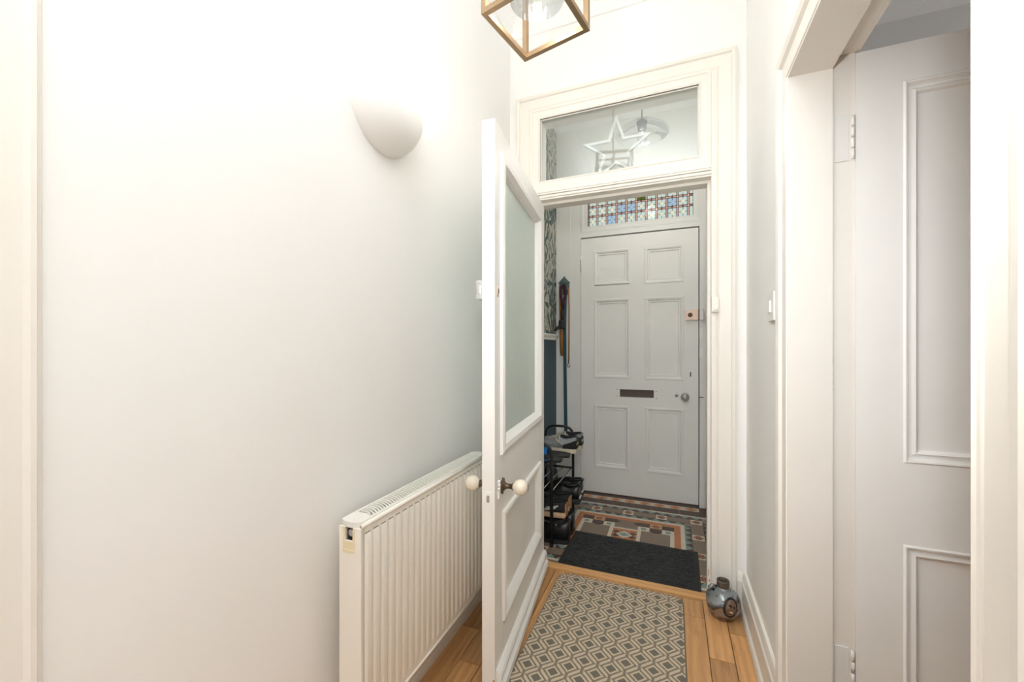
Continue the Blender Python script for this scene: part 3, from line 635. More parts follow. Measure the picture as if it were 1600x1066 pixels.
for a0, a1, b0, b1 in P3:
    MB().box(a0 - .004, a1 + .004, .014, .030, b0 - .004, b1 + .004).build('panel', 'door_paint', d3)
    MB().frame(a0, a1, b0, b1, [(-.030, -.014), (-.027, -.005), (-.022, -.001), (-.016, -.009), (-.010, -.009), (-.004, .003), (.0, .004), (.004, .0)], lambda a, b, h: (a, -h, b)).build('panel_moulding', 'door_paint', d3)
for z in (1.715, .263):
    hg = MB()
    for i in range(4): hg.lathe([(.0, 0), (.0042, 0), (.0042, .027), (.0, .027)], 10, (-.006, -.001, z + i * .03))
    hg.build('hinge_knuckle', 'white_plastic', d3)
kn = MB().lathe([(.0, 0), (.026, 0), (.012, .008), (.010, .03), (.024, .045), (.028, .06), (.02, .075), (.0, .08)], 20, (.68, 0, .98), (0, -1, 0)).build('knob', 'ceramic', d3)

# doorway on the left wall: only its architrave edge shows
t4 = struct('trim_left_frame', 'white architrave edge on the wall the radiator hangs on', 'door frame')
MB().frame(-.62, .215, 0, 2.03, [(.0, .0), (.0, .010), (.006, .014), (.052, .014), (.058, .020), (.064, .020), (.068, .010), (.072, .008), (.076, 0)], tfX(XL, 1), True).build('architrave', 'trim_paint', t4)
d4 = struct('door_4', 'plain white door in the wall the radiator hangs on', 'door')
MB().box(XL - .002, XL + .006, -.62, .215, .006, 2.03, .001).build('leaf', 'door_paint', d4)

# ------------------------------------------------------------------ radiator
RY0, RY1, RF, RB, RZ0, RZ1 = .806, 1.566, -.730, -.809, .203, .748
rad = tag(empty('radiator', (RF - .04, (RY0 + RY1) / 2, 0)), 'cream fluted panel radiator below the sconce', 'radiator'); ro = Vector(rad.location)
L_ = lambda mb, n, m, par=None: (lambda o: (setattr(o, 'location', (0, 0, 0) if par else tuple(-ro)), o)[1])(mb.build(n, m, par or rad))
NP = 24; pit = (RY1 - RY0 - .02) / NP
zs = [0, .03, .045, .052, .060, .070, .5, .930, .940, .948, .955, .97, 1]
def rib(u, v):
    y = RY0 + .010 + u * (RY1 - RY0 - .02); z = RZ0 + v * (RZ1 - RZ0)
    ph = (u * NP) % 1.0; q = max(0, min(1, (.5 - abs(ph - .5)) / .16 - .45)); q = q * q * (3 - 2 * q)
    e = max(0, min(1, (v - .045) / .025)) * max(0, min(1, (.955 - v) / .025))
    if e < 1: q = q * e
    return (RF - .005 + .005 * (q if .045 < v < .955 else 0) - (0 if True else 0), y, z)
us = [i / (NP * 10) for i in range(NP * 10 + 1)]
vs = []; n_ = len(zs)
for u in us:
    for v in zs: vs.append(rib(u, v))
fs = [(i * n_ + k_, (i + 1) * n_ + k_, (i + 1) * n_ + k_ + 1, i * n_ + k_ + 1) for i in range(len(us) - 1) for k_ in range(n_ - 1)]
fp = L_(MB().face_add(vs, fs, True), 'front_panel', 'radiator_enamel')
L_(MB().box(RF - .016, RF - .0075, RY0 + .004, RY1 - .004, RZ0 + .001, RZ1 - .001, .003), 'front_sheet', 'radiator_enamel')
L_(MB().tube([(RF - .008, RY0 + .004, RZ1 - .004), (RF - .008, RY1 - .004, RZ1 - .004)], .0065, 8), 'seam', 'radiator_enamel')
L_(MB().tube([(RF - .008, RY0 + .004, RZ0 + .004), (RF - .008, RY1 - .004, RZ0 + .004)], .0065, 8), 'seam', 'radiator_enamel')
slots = MB()
for i in range(NP): slots.box(RF - .0049, RF - .0044, RY0 + .010 + (i + .10) * pit, RY0 + .010 + (i + .74) * pit, RZ0 + .951 * (RZ1 - RZ0), RZ0 + .957 * (RZ1 - RZ0))
L_(slots, 'pressed_line', 'tile_taupe')
L_(MB().box(RB, RB + .012, RY0 + .01, RY1 - .01, RZ0 + .005, RZ1 - .012, .003), 'back_panel', 'radiator_enamel')
L_(MB().box(RB + .02, RF - .02, RY0 + .03, RY1 - .03, RZ0 + .03, RZ1 - .08), 'convector_fins', 'grey_steel')
def side(y0, y1):
    s = MB(); za, zb = RZ1 - .045, RZ1 - .010; xa, xb = -.789, -.764
    s.box(RB, RF - .007, y0, y1, RZ0, za, .002).box(RB, xa, y0, y1, za - .002, zb, .001).box(xb, RF - .007, y0, y1, za - .002, zb, .001)
    return L_(s, 'side_panel', 'radiator_enamel')
sp = side(RY0, RY0 + .006); side(RY1 - .006, RY1)
L_(MB().box(-.796, -.757, RY0 - .0012, RY0 + .001, RZ1 - .068, RZ1 - .046, .0008).box(-.796, -.7895, RY0 - .0012, RY0 + .001, RZ1 - .047, RZ1 - .012, .0005).box(-.7635, -.757, RY0 - .0012, RY0 + .001, RZ1 - .047, RZ1 - .012, .0005).box(-.795, -.758, RY0 - .003, RY0 + .001, RZ1 - .074, RZ1 - .067, .001), 'plug_surround', 'yellowed_plastic')
L_(MB().lathe([(.0, 0), (.0105, 0), (.0105, .004), (.008, .006), (.0, .006)], 6, (-.7765, RY0 + .012, RZ1 - .028), (0, -1, 0)), 'bleed_plug', 'grey_steel')
L_(MB().box(-.79, -.763, RY0 + .013, RY0 + .014, RZ1 - .05, RZ1 - .008), 'plug_recess_shade', 'dark_gap')  # dark sheet painting the shade behind the plug
# top grille: rim plus one curved slat after another
ZT = RZ1 + .004; GX0, GX1 = RB - .001, RF - .012
rim = MB()
def arc_x(t_): return GX0 + (GX1 - GX0) * t_
def endcap(y_in, y_out, sg):
    pts = []
    for i in range(9):
        t_ = i / 8; pts.append((arc_x(t_), y_out + sg * .012 * (2 * t_ - 1) ** 2))
    for i in range(8, -1, -1):
        t_ = i / 8; pts.append((arc_x(t_), y_in))
    rim.prism(pts, ZT - .014, ZT, lambda a, b, h: (a, b, h))
endcap(RY0 + .060, RY0 - .001, 1); endcap(RY1 - .060, RY1 + .001, -1)
rim.box(GX0, GX0 + .007, RY0 + .055, RY1 - .055, ZT - .014, ZT + .0005, .001).box(GX1 - .009, GX1, RY0 + .055, RY1 - .055, ZT - .014, ZT + .0005, .001)
grille = L_(rim, 'top_grille', 'grille_enamel')
NS = 58; sl = MB(); xa, xb = GX0 + .006, GX1 - .008
for k_ in range(7):
    t0 = k_ / 6; x = xa + (xb - xa) * t0
pts0 = []
for k_ in range(9):
    t_ = k_ / 8; pts0.append((xa + (xb - xa) * t_, .016 * math.sin(math.pi * t_ * .5) * -1 + .010 * math.sin(math.pi * t_)))
ring_ = [[(x, y + dy, ZT + dz) for dy, dz in ((-.0026, -.003), (.0026, -.003), (.0026, 0), (-.0026, 0))] for x, y in pts0]
s0 = MB().rings(ring_, False).build('slat', 'grille_enamel', grille)
for i in range(NS):
    o = s0 if i == 0 else copy_part(s0, grille)
    o.location = (0, RY0 + .070 + i * (RY1 - RY0 - .125) / NS, 0)
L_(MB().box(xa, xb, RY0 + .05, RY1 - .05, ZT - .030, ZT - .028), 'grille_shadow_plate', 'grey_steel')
for y in (RY0 + .12, RY1 - .12): L_(MB().box(XL, RB + .002, y, y + .03, RZ0 + .08, RZ1 - .06, .002), 'wall_bracket', 'grey_steel')
for y in (RY0 + .035, RY0 + .075): L_(MB().tube([(-.770, y, 0), (-.770, y, RZ0 + .02)], .0075, 10), 'pipe', 'radiator_enamel')

# ------------------------------------------------------------------ wall sconce
sc = tag(empty('wall_sconce', (XL, 1.035, 1.82)), 'white plaster half-bowl uplighter on the wall above the radiator', 'wall lamp')
def bowl(r):
    rs = []
    for i in range(15):
        t_ = (i / 14) ** 1.5; z = .20 * t_; ta, tb = min(1, .004 + t_ * 1.1), min(1, .004 + t_ * 1.6)
        w_ = .160 * math.sqrt(1 - (1 - ta) ** 2) * r; dpt_ = .114 * math.sqrt(1 - (1 - tb) ** 2) * r
        if t_ > .60: dpt_ *= 1 - .22 * ((t_ - .60) / .40) ** 2
        rs.append([(dpt_ * math.sin(math.pi * k_ / 24), w_ * -math.cos(math.pi * k_ / 24), z) for k_ in range(25)])
    return rs
def shell(rs): 
    vs = [q for r in rs for q in r]; n = len(rs[0]); return vs, [(i * n + k_, i * n + k_ + 1, (i + 1) * n + k_ + 1, (i + 1) * n + k_) for i in range(len(rs) - 1) for k_ in range(n - 1)]
o_, i_ = bowl(1), [[(x * .93, y * .93, max(z, .008)) for x, y, z in r] for r in bowl(1)]
mb = MB(); mb.face_add(*shell(o_), True); mb.face_add(*shell(i_), True)
a_, b_ = o_[-1], i_[-1]; mb.face_add(a_ + b_, [(k_, k_ + 1, 26 + k_, 25 + k_) for k_ in range(24)]); mb.face_add(o_[0], [list(range(25))])
mb.build('bowl', 'plaster', sc, fix=False)
MB().box(0, .012, -.05, .05, .05, .15, .003).build('back_plate', 'plaster', sc)
MB().lathe([(.0, .10), (.012, .10), (.013, .13), (.022, .155), (.024, .170), (.018, .188), (.0, .193)], 16, (.055, 0, 0)).tube([(.006, 0, .10), (.055, 0, .10)], .008, 8).build('bulb', 'bulb_glow', sc)
light('sconce_lamp_light', 'POINT', (XL + .06, 1.035, 2.035), 3.5, (1, .93, .82), .03)

# ------------------------------------------------------------------ hanging lantern
K_ = 661.0; SIDE = .000363 * K_; LZ = CAMH + K_ / FPX
lt_ = tag(empty('hanging_lantern', (-.000615 * K_, .001869 * K_, LZ), R(-12.7)), 'brass cube-framed hanging lantern with a clear glass shade', 'pendant lamp')
hs, br, LH = SIDE / 2, .0085, .36
for sx_, sy_ in ((1, 1), (1, -1), (-1, 1), (-1, -1)):
    MB().box(sx_ * hs - br, sx_ * hs + br, sy_ * hs - br, sy_ * hs + br, 0, LH, .0012).build('upright_bar', 'brass_aged', lt_)
for z in (0, LH - 2 * br):
    for s_ in (1, -1):
        MB().box(-hs + br, hs - br, s_ * hs - br, s_ * hs + br, z, z + 2 * br, .0012).build('cross_bar', 'brass_aged', lt_)
        MB().box(s_ * hs - br, s_ * hs + br, -hs + br, hs - br, z, z + 2 * br, .0012).build('cross_bar', 'brass_aged', lt_)
cy = MB(); n = 36; gr, gz0, gz1 = .088, .075, .30
vs = [(r_ * math.cos(2 * math.pi * k_ / n), r_ * math.sin(2 * math.pi * k_ / n), z) for r_, z in ((gr, gz0), (gr, gz1), (gr - .003, gz1), (gr - .003, gz0)) for k_ in range(n)]
cy.face_add(vs, [(a_ * n + k_, a_ * n + (k_ + 1) % n, ((a_ + 1) % 4) * n + (k_ + 1) % n, ((a_ + 1) % 4) * n + k_) for a_ in range(4) for k_ in range(n)], False)
cy.build('glass_shade', 'lantern_glass', lt_)
MB().box(-hs, hs, -br, br, LH - .012, LH - .002).box(-br, br, -hs, hs, LH - .012, LH - .002).build('top_cross', 'brass_aged', lt_)
MB().lathe([(.0, gz1 - .02), (.024, gz1 - .02), (.024, gz1 + .004), (.012, gz1 + .02), (.010, LH), (.0, LH)], 24).build('shade_carrier', 'brass_aged', lt_)
for q in range(3):
    MB().tube([(0, 0, gz1), ((gr - .001) * math.cos(q * 2.094), (gr - .001) * math.sin(q * 2.094), gz1 - .004)], .002, 6).build('shade_arm', 'brass_aged', lt_)
MB().lathe([(.0, .20), (.028, .20), (.028, gz1), (.0, gz1)], 20).build('lamp_holder', 'white_plastic', lt_)
MB().lathe([(.0, .095), (.014, .098), (.026, .112), (.031, .135), (.028, .160), (.018, .185), (.014, .20), (.0, .20)], 20).build('bulb', 'bulb_glow', lt_)
MB().tube([(0, 0, LH), (0, 0, CE - LZ - .02)], .005, 8).build('rod', 'brass_aged', lt_)
MB().lathe([(.0, CE - LZ), (.055, CE - LZ), (.05, CE - LZ - .015), (.02, CE - LZ - .03), (.0, CE - LZ - .03)], 24).build('ceiling_rose', 'brass_aged', lt_)
light('lantern_lamp_light', 'POINT', (-.000615 * K_, .001869 * K_, LZ + .080), 1.6, (1, .92, .8), .02)
# ------------------------------------------------------------------ light switch
sw = tag(empty('light_switch', (XR, 1.585, 1.342)), 'white light switch beside the frame of the panelled door', 'light switch')
MB().box(-.011, 0, -.045, .045, -.048, .048, .003).build('plate', 'white_plastic', sw)
MB().box(-.017, -.010, -.013, .013, -.020, .020, .002).build('rocker', 'white_plastic', sw)

# ------------------------------------------------------------------ rug and door mat
def rrect(x0, x1, y0, y1, r, n=6):
    P = []
    for cx, cy, a in ((x1 - r, y1 - r, 0), (x0 + r, y1 - r, 90), (x0 + r, y0 + r, 180), (x1 - r, y0 + r, 270)):
        for i in range(n + 1): q = R(a + 90 * i / n); P.append((cx + r * math.cos(q), cy + r * math.sin(q)))
    return P
rg = tag(empty('hall_rug', (0, 0, 0)), 'grey and cream diamond-patterned rug on the oak floor', 'rug')
MB().prism(rrect(-.549, .046, 1.175, 2.078, .045), .001, .0085).build('pile', 'rug_weave', rg)
ed = rrect(-.550, .047, 1.174, 2.079, .046)
MB().tube([(x, y, .0048) for x, y in ed], .0042, 6, True).build('stitched_edge', 'rug_edge', rg)
dm = tag(empty('door_mat', (-.2265, 2.386, 0), R(-1.0)), 'black ribbed door mat on the porch tiles', 'door mat')
MB().prism(rrect(-.365, .365, -.208, .210, .006, 2), .0012, .005).build('rubber_border', 'black_rubber', dm)
MB().box(-.338, .338, -.182, .184, .004, .0095, .002).build('pile', 'mat_pile', dm)

# ------------------------------------------------------------------ stoneware jug with a face in relief
jx, jy = .213, 2.020
jg = tag(empty('stoneware_jug', (jx, jy, 0)), 'glazed grey-brown stoneware jug with a moulded face', 'jug')
prof = [(.0, .0), (.036, .0), (.042, .003), (.056, .018), (.066, .038), (.0705, .060), (.0695, .080), (.062, .102), (.048, .119), (.030, .130), (.024, .134), (.0, .134)]
def spl(prof, n=4):
    out = []
    for i in range(len(prof) - 1):
        p0, p1, p2, p3 = prof[max(i - 1, 0)], prof[i], prof[i + 1], prof[min(i + 2, len(prof) - 1)]
        for k_ in range(n):
            t_ = k_ / n; out.append(tuple(max(0, .5 * (2 * p1[c] + (p2[c] - p0[c]) * t_ + (2 * p0[c] - 5 * p1[c] + 4 * p2[c] - p3[c]) * t_ ** 2 + (3 * p1[c] - p0[c] - 3 * p2[c] + p3[c]) * t_ ** 3)) for c in (0, 1)))
    return out + [prof[-1]]
MB().lathe(spl(prof), 40).build('body', 'stoneware_glaze', jg)
MB().lathe([(.0, .140), (.0195, .140), (.0195, .160), (.021, .164), (.0262, .162), (.0262, .156), (.0248, .153), (.0266, .149), (.0248, .146), (.0266, .142), (.025, .138), (.0255, .128), (.0, .126)], 28).build('neck', 'stoneware_rim', jg)
MB().tube([(-.026, -.006, .131), (-.046, -.010, .134), (-.055, -.012, .124), (-.056, -.012, .110)], [.007, .009, .009, .006], 10).build('lug', 'stoneware_glaze', jg)
MB().lathe([(.0, .1405), (.0192, .1405), (.0192, .1545), (.0186, .1545), (.0186, .142), (.0, .142)], 24).build('mouth_shade', 'dark_gap', jg)  # dark liner, the shade inside the neck put into its colour
# the face looks up towards the hallway
fd = Vector((.33, -.92, .22)).normalized(); fc = Vector((0, 0, .064)); rt = Vector((1, 0, 0)); rt = (rt - fd * rt.dot(fd)).normalized(); up = fd.cross(rt) * -1
if up.z < 0: up = -up
tilt = Matrix.Rotation(R(-14), 3, fd); rt = tilt @ rt; up = tilt @ up
surf = fc + fd * .0675
rim_ = []
for k_ in range(28):
    q = 2 * math.pi * k_ / 28; rim_.append(surf + rt * .0245 * math.cos(q) + up * .036 * math.sin(q) - fd * (.0035 * abs(math.cos(q)) + .0065 * abs(math.sin(q)) ** 2))
MB().tube(rim_, .0058, 8, True, ).build('face_surround', 'black_leather', jg)
def facept(u, v):
    q = 2 * math.pi * u; r_ = v; x, y = r_ * math.cos(q), r_ * math.sin(q)
    h = .010 * math.sqrt(max(0, 1 - r_ * r_)) + .004
    g = lambda cx, cy, sx_, sy_: math.exp(-((x - cx) / sx_) ** 2 - ((y - cy) / sy_) ** 2)
    h += .0062 * g(0, -.02, .14, .22) + .0030 * g(0, .12, .10, .25) - .0042 * (g(-.36, .20, .20, .12) + g(.36, .20, .20, .12)) + .0026 * (g(-.36, .40, .28, .10) + g(.36, .40, .28, .10))
    h += .0022 * (g(-.34, .17, .12, .07) + g(.34, .17, .12, .07)) + .0030 * g(0, -.38, .30, .07) + .0030 * g(0, -.54, .26, .07) - .0022 * g(0, -.46, .30, .035) + .003 * g(0, -.78, .25, .12) + .0024 * (g(-.5, -.15, .18, .2) + g(.5, -.15, .18, .2))
    return surf + rt * .0225 * x + up * .034 * y + fd * (h * 1.25 - .004 - .006 * y * y)
MB().grid(lambda u, v: facept(u, max(v, .001)), 40, 22).build('moulded_face', 'stoneware_face', jg)

fp_ = lambda x, y, dh: surf + rt * .0225 * x + up * .034 * y + fd * dh
for sx_ in (-1, 1):
    MB().tube([fp_(sx_ * .55, .20, .0085), fp_(sx_ * .36, .24, .0120), fp_(sx_ * .16, .18, .0125)], [.0016, .0030, .0018], 8).build('eye', 'lining', jg)
    MB().tube([fp_(sx_ * .62, .36, .0080), fp_(sx_ * .36, .46, .0125), fp_(sx_ * .10, .36, .0150)], .0026, 8).build('brow', 'stoneware_face', jg)
MB().tube([fp_(0, .34, .0145), fp_(0, .1, .0175), fp_(0, -.12, .0195), fp_(0, -.20, .0150)], [.0022, .0028, .0045, .002], 8).build('nose', 'stoneware_face', jg)
MB().tube([fp_(-.34, -.46, .0105), fp_(-.12, -.41, .0150), fp_(.12, -.41, .0150), fp_(.34, -.46, .0105)], [.0012, .0028, .0028, .0012], 8).build('lip', 'tan_sole', jg)
MB().tube([fp_(-.30, -.52, .0100), fp_(0, -.57, .0140), fp_(.30, -.52, .0100)], [.0012, .0032, .0012], 8).build('lip', 'stoneware_rim', jg)

# ------------------------------------------------------------------ shoe rack
def bend(pts, r, n=5):
    """polyline with rounded corners"""
    out = [Vector(pts[0])]
    for a, b, c in zip(pts[:-2], pts[1:-1], pts[2:]):
        a, b, c = Vector(a), Vector(b), Vector(c); p = b + (a - b).normalized() * r; q = b + (c - b).normalized() * r
        for i in range(n + 1):
            t_ = i / n; out.append(p * (1 - t_) ** 2 + b * 2 * t_ * (1 - t_) + q * t_ ** 2)
    return out + [Vector(pts[-1])]
KX0, KX1, KY0, KY1 = -.889, -.678, 2.345, 2.915
rk = tag(empty('shoe_rack', ((KX0 + KX1) / 2, (KY0 + KY1) / 2, 0)), 'black tubular shoe rack with chrome rods against the blue dado', 'shoe rack'); ko = Vector(rk.location)
def KP(mb, n, m): o = mb.build(n, m, rk); o.location = tuple(-ko); return o
TZ = (.150, .320, .490)
for y in (KY0, KY1):
    fr = KP(MB().tube(bend([(KX1, y, .0), (KX1, y, .622), (KX0, y, .622), (KX0, y, .0)], .075), .0095, 10), 'side_frame', 'black_tube')
    for z in TZ: o = MB().tube([(KX0, y, z), (KX1, y, z)], .0075, 8).build('crossbar', 'black_tube', fr)
    for x in (KX0, KX1): MB().lathe([(.0, 0), (.0125, 0), (.0125, .02), (.0, .02)], 10, (x, y, 0)).build('foot_cap', 'black_rubber', fr)
for z in TZ:
    for i in range(4): KP(MB().tube([(KX1 - .012 - i * .062, KY0, z), (KX1 - .012 - i * .062, KY1, z)], .0042, 8), 'rod', 'chrome')

# ------------------------------------------------------------------ shoes
def shoe(name, label, cat, group, loc, rz, Ln, up_m, sole_m, sole_h, hgt, lace_m=None, stripe=None, tip=None, heel_patch=None, wid=.098, tongue=1.0, dark=None):
    """heel at local x=0, toe towards +x"""
    s = tag(empty(name, loc, rz), label, cat, group)
    def wf(t_): return wid * (.66 + .34 * math.sin(math.pi * min(1, .15 + t_ * .85)) ** .8) * (1 if t_ < .9 else 1 - ((t_ - .9) / .1) ** 2 * .55) * (1 if t_ > .06 else .82 + 3 * t_)
    st = [0, .02, .06, .12, .2, .3, .4, .5, .6, .7, .8, .88, .94, .98, 1]
    rs = []
    for t_ in st:
        w_ = wf(t_) / 2 * 1.03; x = t_ * Ln; lift = .010 * max(0, (t_ - .78) / .22) ** 2
        rs.append([(x, -w_, lift), (x, w_, lift), (x, w_ * 1.02, lift + sole_h * .5), (x, w_ * .97, lift + sole_h), (x, -w_ * .97, lift + sole_h), (x, -w_ * 1.02, lift + sole_h * .5)])
    so = MB().rings(rs, False).build('sole', sole_m, s)
    MB().rings([[(t_ * Ln, y_, .002 + .010 * max(0, (t_ - .78) / .22) ** 2 + z_) for y_, z_ in ((-wf(t_) * .46, -.004), (wf(t_) * .46, -.004), (wf(t_) * .46, .002), (-wf(t_) * .46, .002))] for t_ in st[1:-1]], False).build('tread', 'black_rubber', so)
    def hf(t_):
        pts = [(0, .93), (.05, 1.0), (.15, .93), (.28, .86), (.38, .95 * tongue), (.46, 1.0 * tongue), (.56, .86), (.70, .66), (.82, .54), (.92, .46), (1, .28)]
        for (a, ha), (b, hb) in zip(pts[:-1], pts[1:]):
            if a <= t_ <= b: q = (t_ - a) / (b - a); q = q * q * (3 - 2 * q); return hgt * (ha + (hb - ha) * q)
        return hgt * .3
    rs = []; N = 14
    for t_ in [.0, .02, .06, .12, .2, .28, .36, .44, .5, .58, .66, .74, .82, .9, .95, .985, 1]:
        w_ = wf(t_) / 2 * (.98 if t_ < .97 else .9); h = hf(t_); x = t_ * Ln + (.004 if t_ == 0 else 0); z0 = sole_h - .002 + .010 * max(0, (t_ - .78) / .22) ** 2; r_ = []
        nar = .52 if t_ < .5 else .52 + .25 * (t_ - .5)
        for k_ in range(N + 1):
            q = math.pi * k_ / N; cx = -math.cos(q); sz = math.sin(q) ** .62; ww = w_ * (1 - (1 - nar) * sz ** 2.2) if t_ < .97 else w_
            r_.append((x, cx / max(abs(math.cos(q)), .35) * abs(math.cos(q)) * ww if abs(math.cos(q)) < .35 else math.copysign(ww, cx) * (.72 + .28 * sz if sz < .3 else 1) * min(1, .45 + abs(math.cos(q))), z0 + h * sz))
        rs.append(r_)
    MB().rings(rs).build('upper', up_m, s)
    li = []
    for k_ in range(20):
        q = 2 * math.pi * k_ / 20; t_ = .215 + .175 * math.cos(q); li.append((t_ * Ln, wf(t_) * .25 * math.sin(q), sole_h + hf(t_) + .0015))
    MB().face_add(li + [(.215 * Ln, 0, sole_h + hgt * .93)], [(k_, (k_ + 1) % 20, 20) for k_ in range(20)], True).build('lining', 'lining', s)
    MB().tube(li, .0065, 8, True).build('collar', dark or up_m, s)
    if dark:
        hc = []
        for t_ in (0, .02, .06, .12, .2, .27, .31):
            w_ = wf(t_) / 2 * 1.025; h = hf(t_) * (.95 - 1.6 * t_); x = t_ * Ln - (.003 if t_ < .05 else 0); r_ = []
            for k_ in range(N + 1):
                q = math.pi * k_ / N; sz = math.sin(q) ** .62; c_ = -math.cos(q); r_.append((x, math.copysign(w_ * min(1, .30 + abs(c_) * 1.1), c_) if abs(c_) > .02 else 0, sole_h - .001 + h * min(sz, .80)))
            hc.append(r_)
        MB().rings(hc).build('heel_counter', dark, s)
        MB().tube([(.30 * Ln, wf(.3) / 2 * .99, sole_h + hgt * .30), (.44 * Ln, wf(.44) / 2 * .99, sole_h + hgt * .62), (.50 * Ln, wf(.5) / 2 * .86, sole_h + hgt * .80)], .004, 6, sq=(.6, 1)).build('side_band', sole_m, s)
        MB().tube([(.30 * Ln, -wf(.3) / 2 * .99, sole_h + hgt * .30), (.44 * Ln, -wf(.44) / 2 * .99, sole_h + hgt * .62), (.50 * Ln, -wf(.5) / 2 * .86, sole_h + hgt * .80)], .004, 6, sq=(.6, 1)).build('side_band', sole_m, s)
    if lace_m:
        lc = MB()
        for i in range(5):
            t_ = .42 + i * .055; z = sole_h + hf(t_) + .002; w_ = wf(t_) * .23; lc.tube([(t_ * Ln, -w_, z - .005), (t_ * Ln + .004, 0, z + .002), (t_ * Ln, w_, z - .005)], .0028, 6)
        lc.tube([(.42 * Ln, 0, sole_h + hf(.42) + .004), (.40 * Ln, .03, sole_h + hgt * .85), (.43 * Ln, .046, sole_h + hgt * .45)], .0025, 6)
        lc.build('laces', lace_m, s)
    if stripe:
        for sd in (1, -1):
            for i in range(3):
                pts = []
                for k_ in range(6):
                    t_ = .16 + i * .035 + k_ * .055; w_ = wf(t_) / 2; pts.append((t_ * Ln, sd * (w_ * 1.0 + .0005), sole_h + hgt * (.62 - .12 * i - .055 * k_ + (.028 * (k_ - 2.5) ** 2 if k_ > 2 else 0) * .6)))
                MB().tube(pts, .0042, 6, sq=(.5, 1)).build('stripe', stripe, s)
    if heel_patch:
        m_, z0, z1 = heel_patch; w_ = wf(.03) / 2 * .8
        MB().box(-.0035, .004, -w_, w_, z0, z1, .002).build('heel_patch', m_, s)
    if tip: MB().box(.16 * Ln, .30 * Ln, -wf(.2) / 2 * 1.035, wf(.2) / 2 * 1.035, sole_h * .30, sole_h * .75, .002).build('sole_insert', tip, so)
    MB().tube([(.012, 0, sole_h + hgt * .72), (-.007, 0, sole_h + hgt * .95), (.006, 0, sole_h + hgt * 1.08)], .004, 6, sq=(2.2, .7)).build('pull_tab', 'black_fabric', s)
    return s
RT = TZ[2] + .0042; RL = TZ[0] + .0042
gT = 'trainers and slippers on the top tier'; gL = 'shoes on the bottom tier of the rack'
shoe('trainer', 'grey mesh trainer with pale sole, nearer the slippers on the top tier', 'shoe', gT, (-.600, 2.695, RT), R(181), .285, 'grey_mesh', 'offwhite_sole', .030, .078, 'offwhite_sole', None, 'lime', ('lime', .055, .066), dark='black_fabric')
shoe('trainer', 'grey mesh trainer with pale sole, nearer the front door on the top tier', 'shoe', gT, (-.590, 2.812, RT), R(179), .285, 'grey_mesh', 'offwhite_sole', .030, .078, 'offwhite_sole', None, 'lime', ('grey_mesh', .05, .07), dark='black_fabric')
shoe('trainer', 'black trainer with silver stripes and tan sole, above the boots and nearest the inner door', 'shoe', gL, (-.612, 2.452, RL), R(181), .265, 'black_fabric', 'tan_sole', .028, .072, 'black_fabric', 'silver_stripe', None, ('cork', .008, .080))
shoe('trainer', 'black trainer with silver stripes and tan sole, between its twin and the plain black shoes', 'shoe', gL, (-.616, 2.566, RL), R(179), .265, 'black_fabric', 'tan_sole', .028, .078, 'black_fabric', 'silver_stripe', None, ('cork', .008, .084))
shoe('walking_shoe', 'black leather walking shoe with reflective heel strip beside the striped trainers', 'shoe', gL, (-.578, 2.700, RL), R(181), .290, 'black_leather', 'black_rubber', .032, .090, 'black_fabric', None, None, ('silver_stripe', .034, .044), wid=.104)
shoe('walking_shoe', 'black leather walking shoe with reflective heel strip nearest the front door', 'shoe', gL, (-.586, 2.820, RL), R(179), .290, 'black_leather', 'black_rubber', .032, .090, 'black_fabric', None, None, ('silver_stripe', .034, .044), wid=.104)
def slipper(label, loc, rz):
    s = tag(empty('slipper', loc, rz), label, 'slipper', gT); Ln = .27
    wf = lambda t_: .096 * (.78 + .22 * math.sin(math.pi * t_)) * (1 if .08 < t_ < .9 else .72)
    MB().rings([[(t_ * Ln, -wf(t_) / 2, 0), (t_ * Ln, wf(t_) / 2, 0), (t_ * Ln, wf(t_) / 2 * 1.04, .012), (t_ * Ln, wf(t_) / 2 * .95, .022), (t_ * Ln, -wf(t_) / 2 * .95, .022), (t_ * Ln, -wf(t_) / 2 * 1.04, .012)] for t_ in (0, .03, .08, .2, .35, .5, .65, .8, .9, .96, 1)], True).build('sole', 'black_rubber', s)
    MB().grid(lambda u, v: (Ln * (.52 + .24 * u), -math.cos(math.pi * v) * .052, .012 + .050 * math.sin(math.pi * v) * (1 - .25 * u)), 8, 16).build('strap', 'blue_strap', s)
    MB().grid(lambda u, v: (Ln * (.60 + .06 * u), -math.cos(math.pi * v) * .0535, .013 + .0515 * math.sin(math.pi * v) * (.97 - .05 * u)), 3, 16).build('strap_band', 'black_rubber', s)
    MB().rings([[(t_ * Ln, -wf(t_) / 2 * 1.045, .008), (t_ * Ln, wf(t_) / 2 * 1.045, .008), (t_ * Ln, wf(t_) / 2 * 1.045, .014), (t_ * Ln, -wf(t_) / 2 * 1.045, .014)] for t_ in (.30, .4, .5, .6, .72)], False).build('sole_stripe', 'blue_strap', s)
slipper('black and blue slider slipper beside the grey trainers', (-.618, 2.560, RT), R(181))
slipper('black and blue slider slipper next to the rack end by the inner door', (-.640, 2.435, RT), R(177))
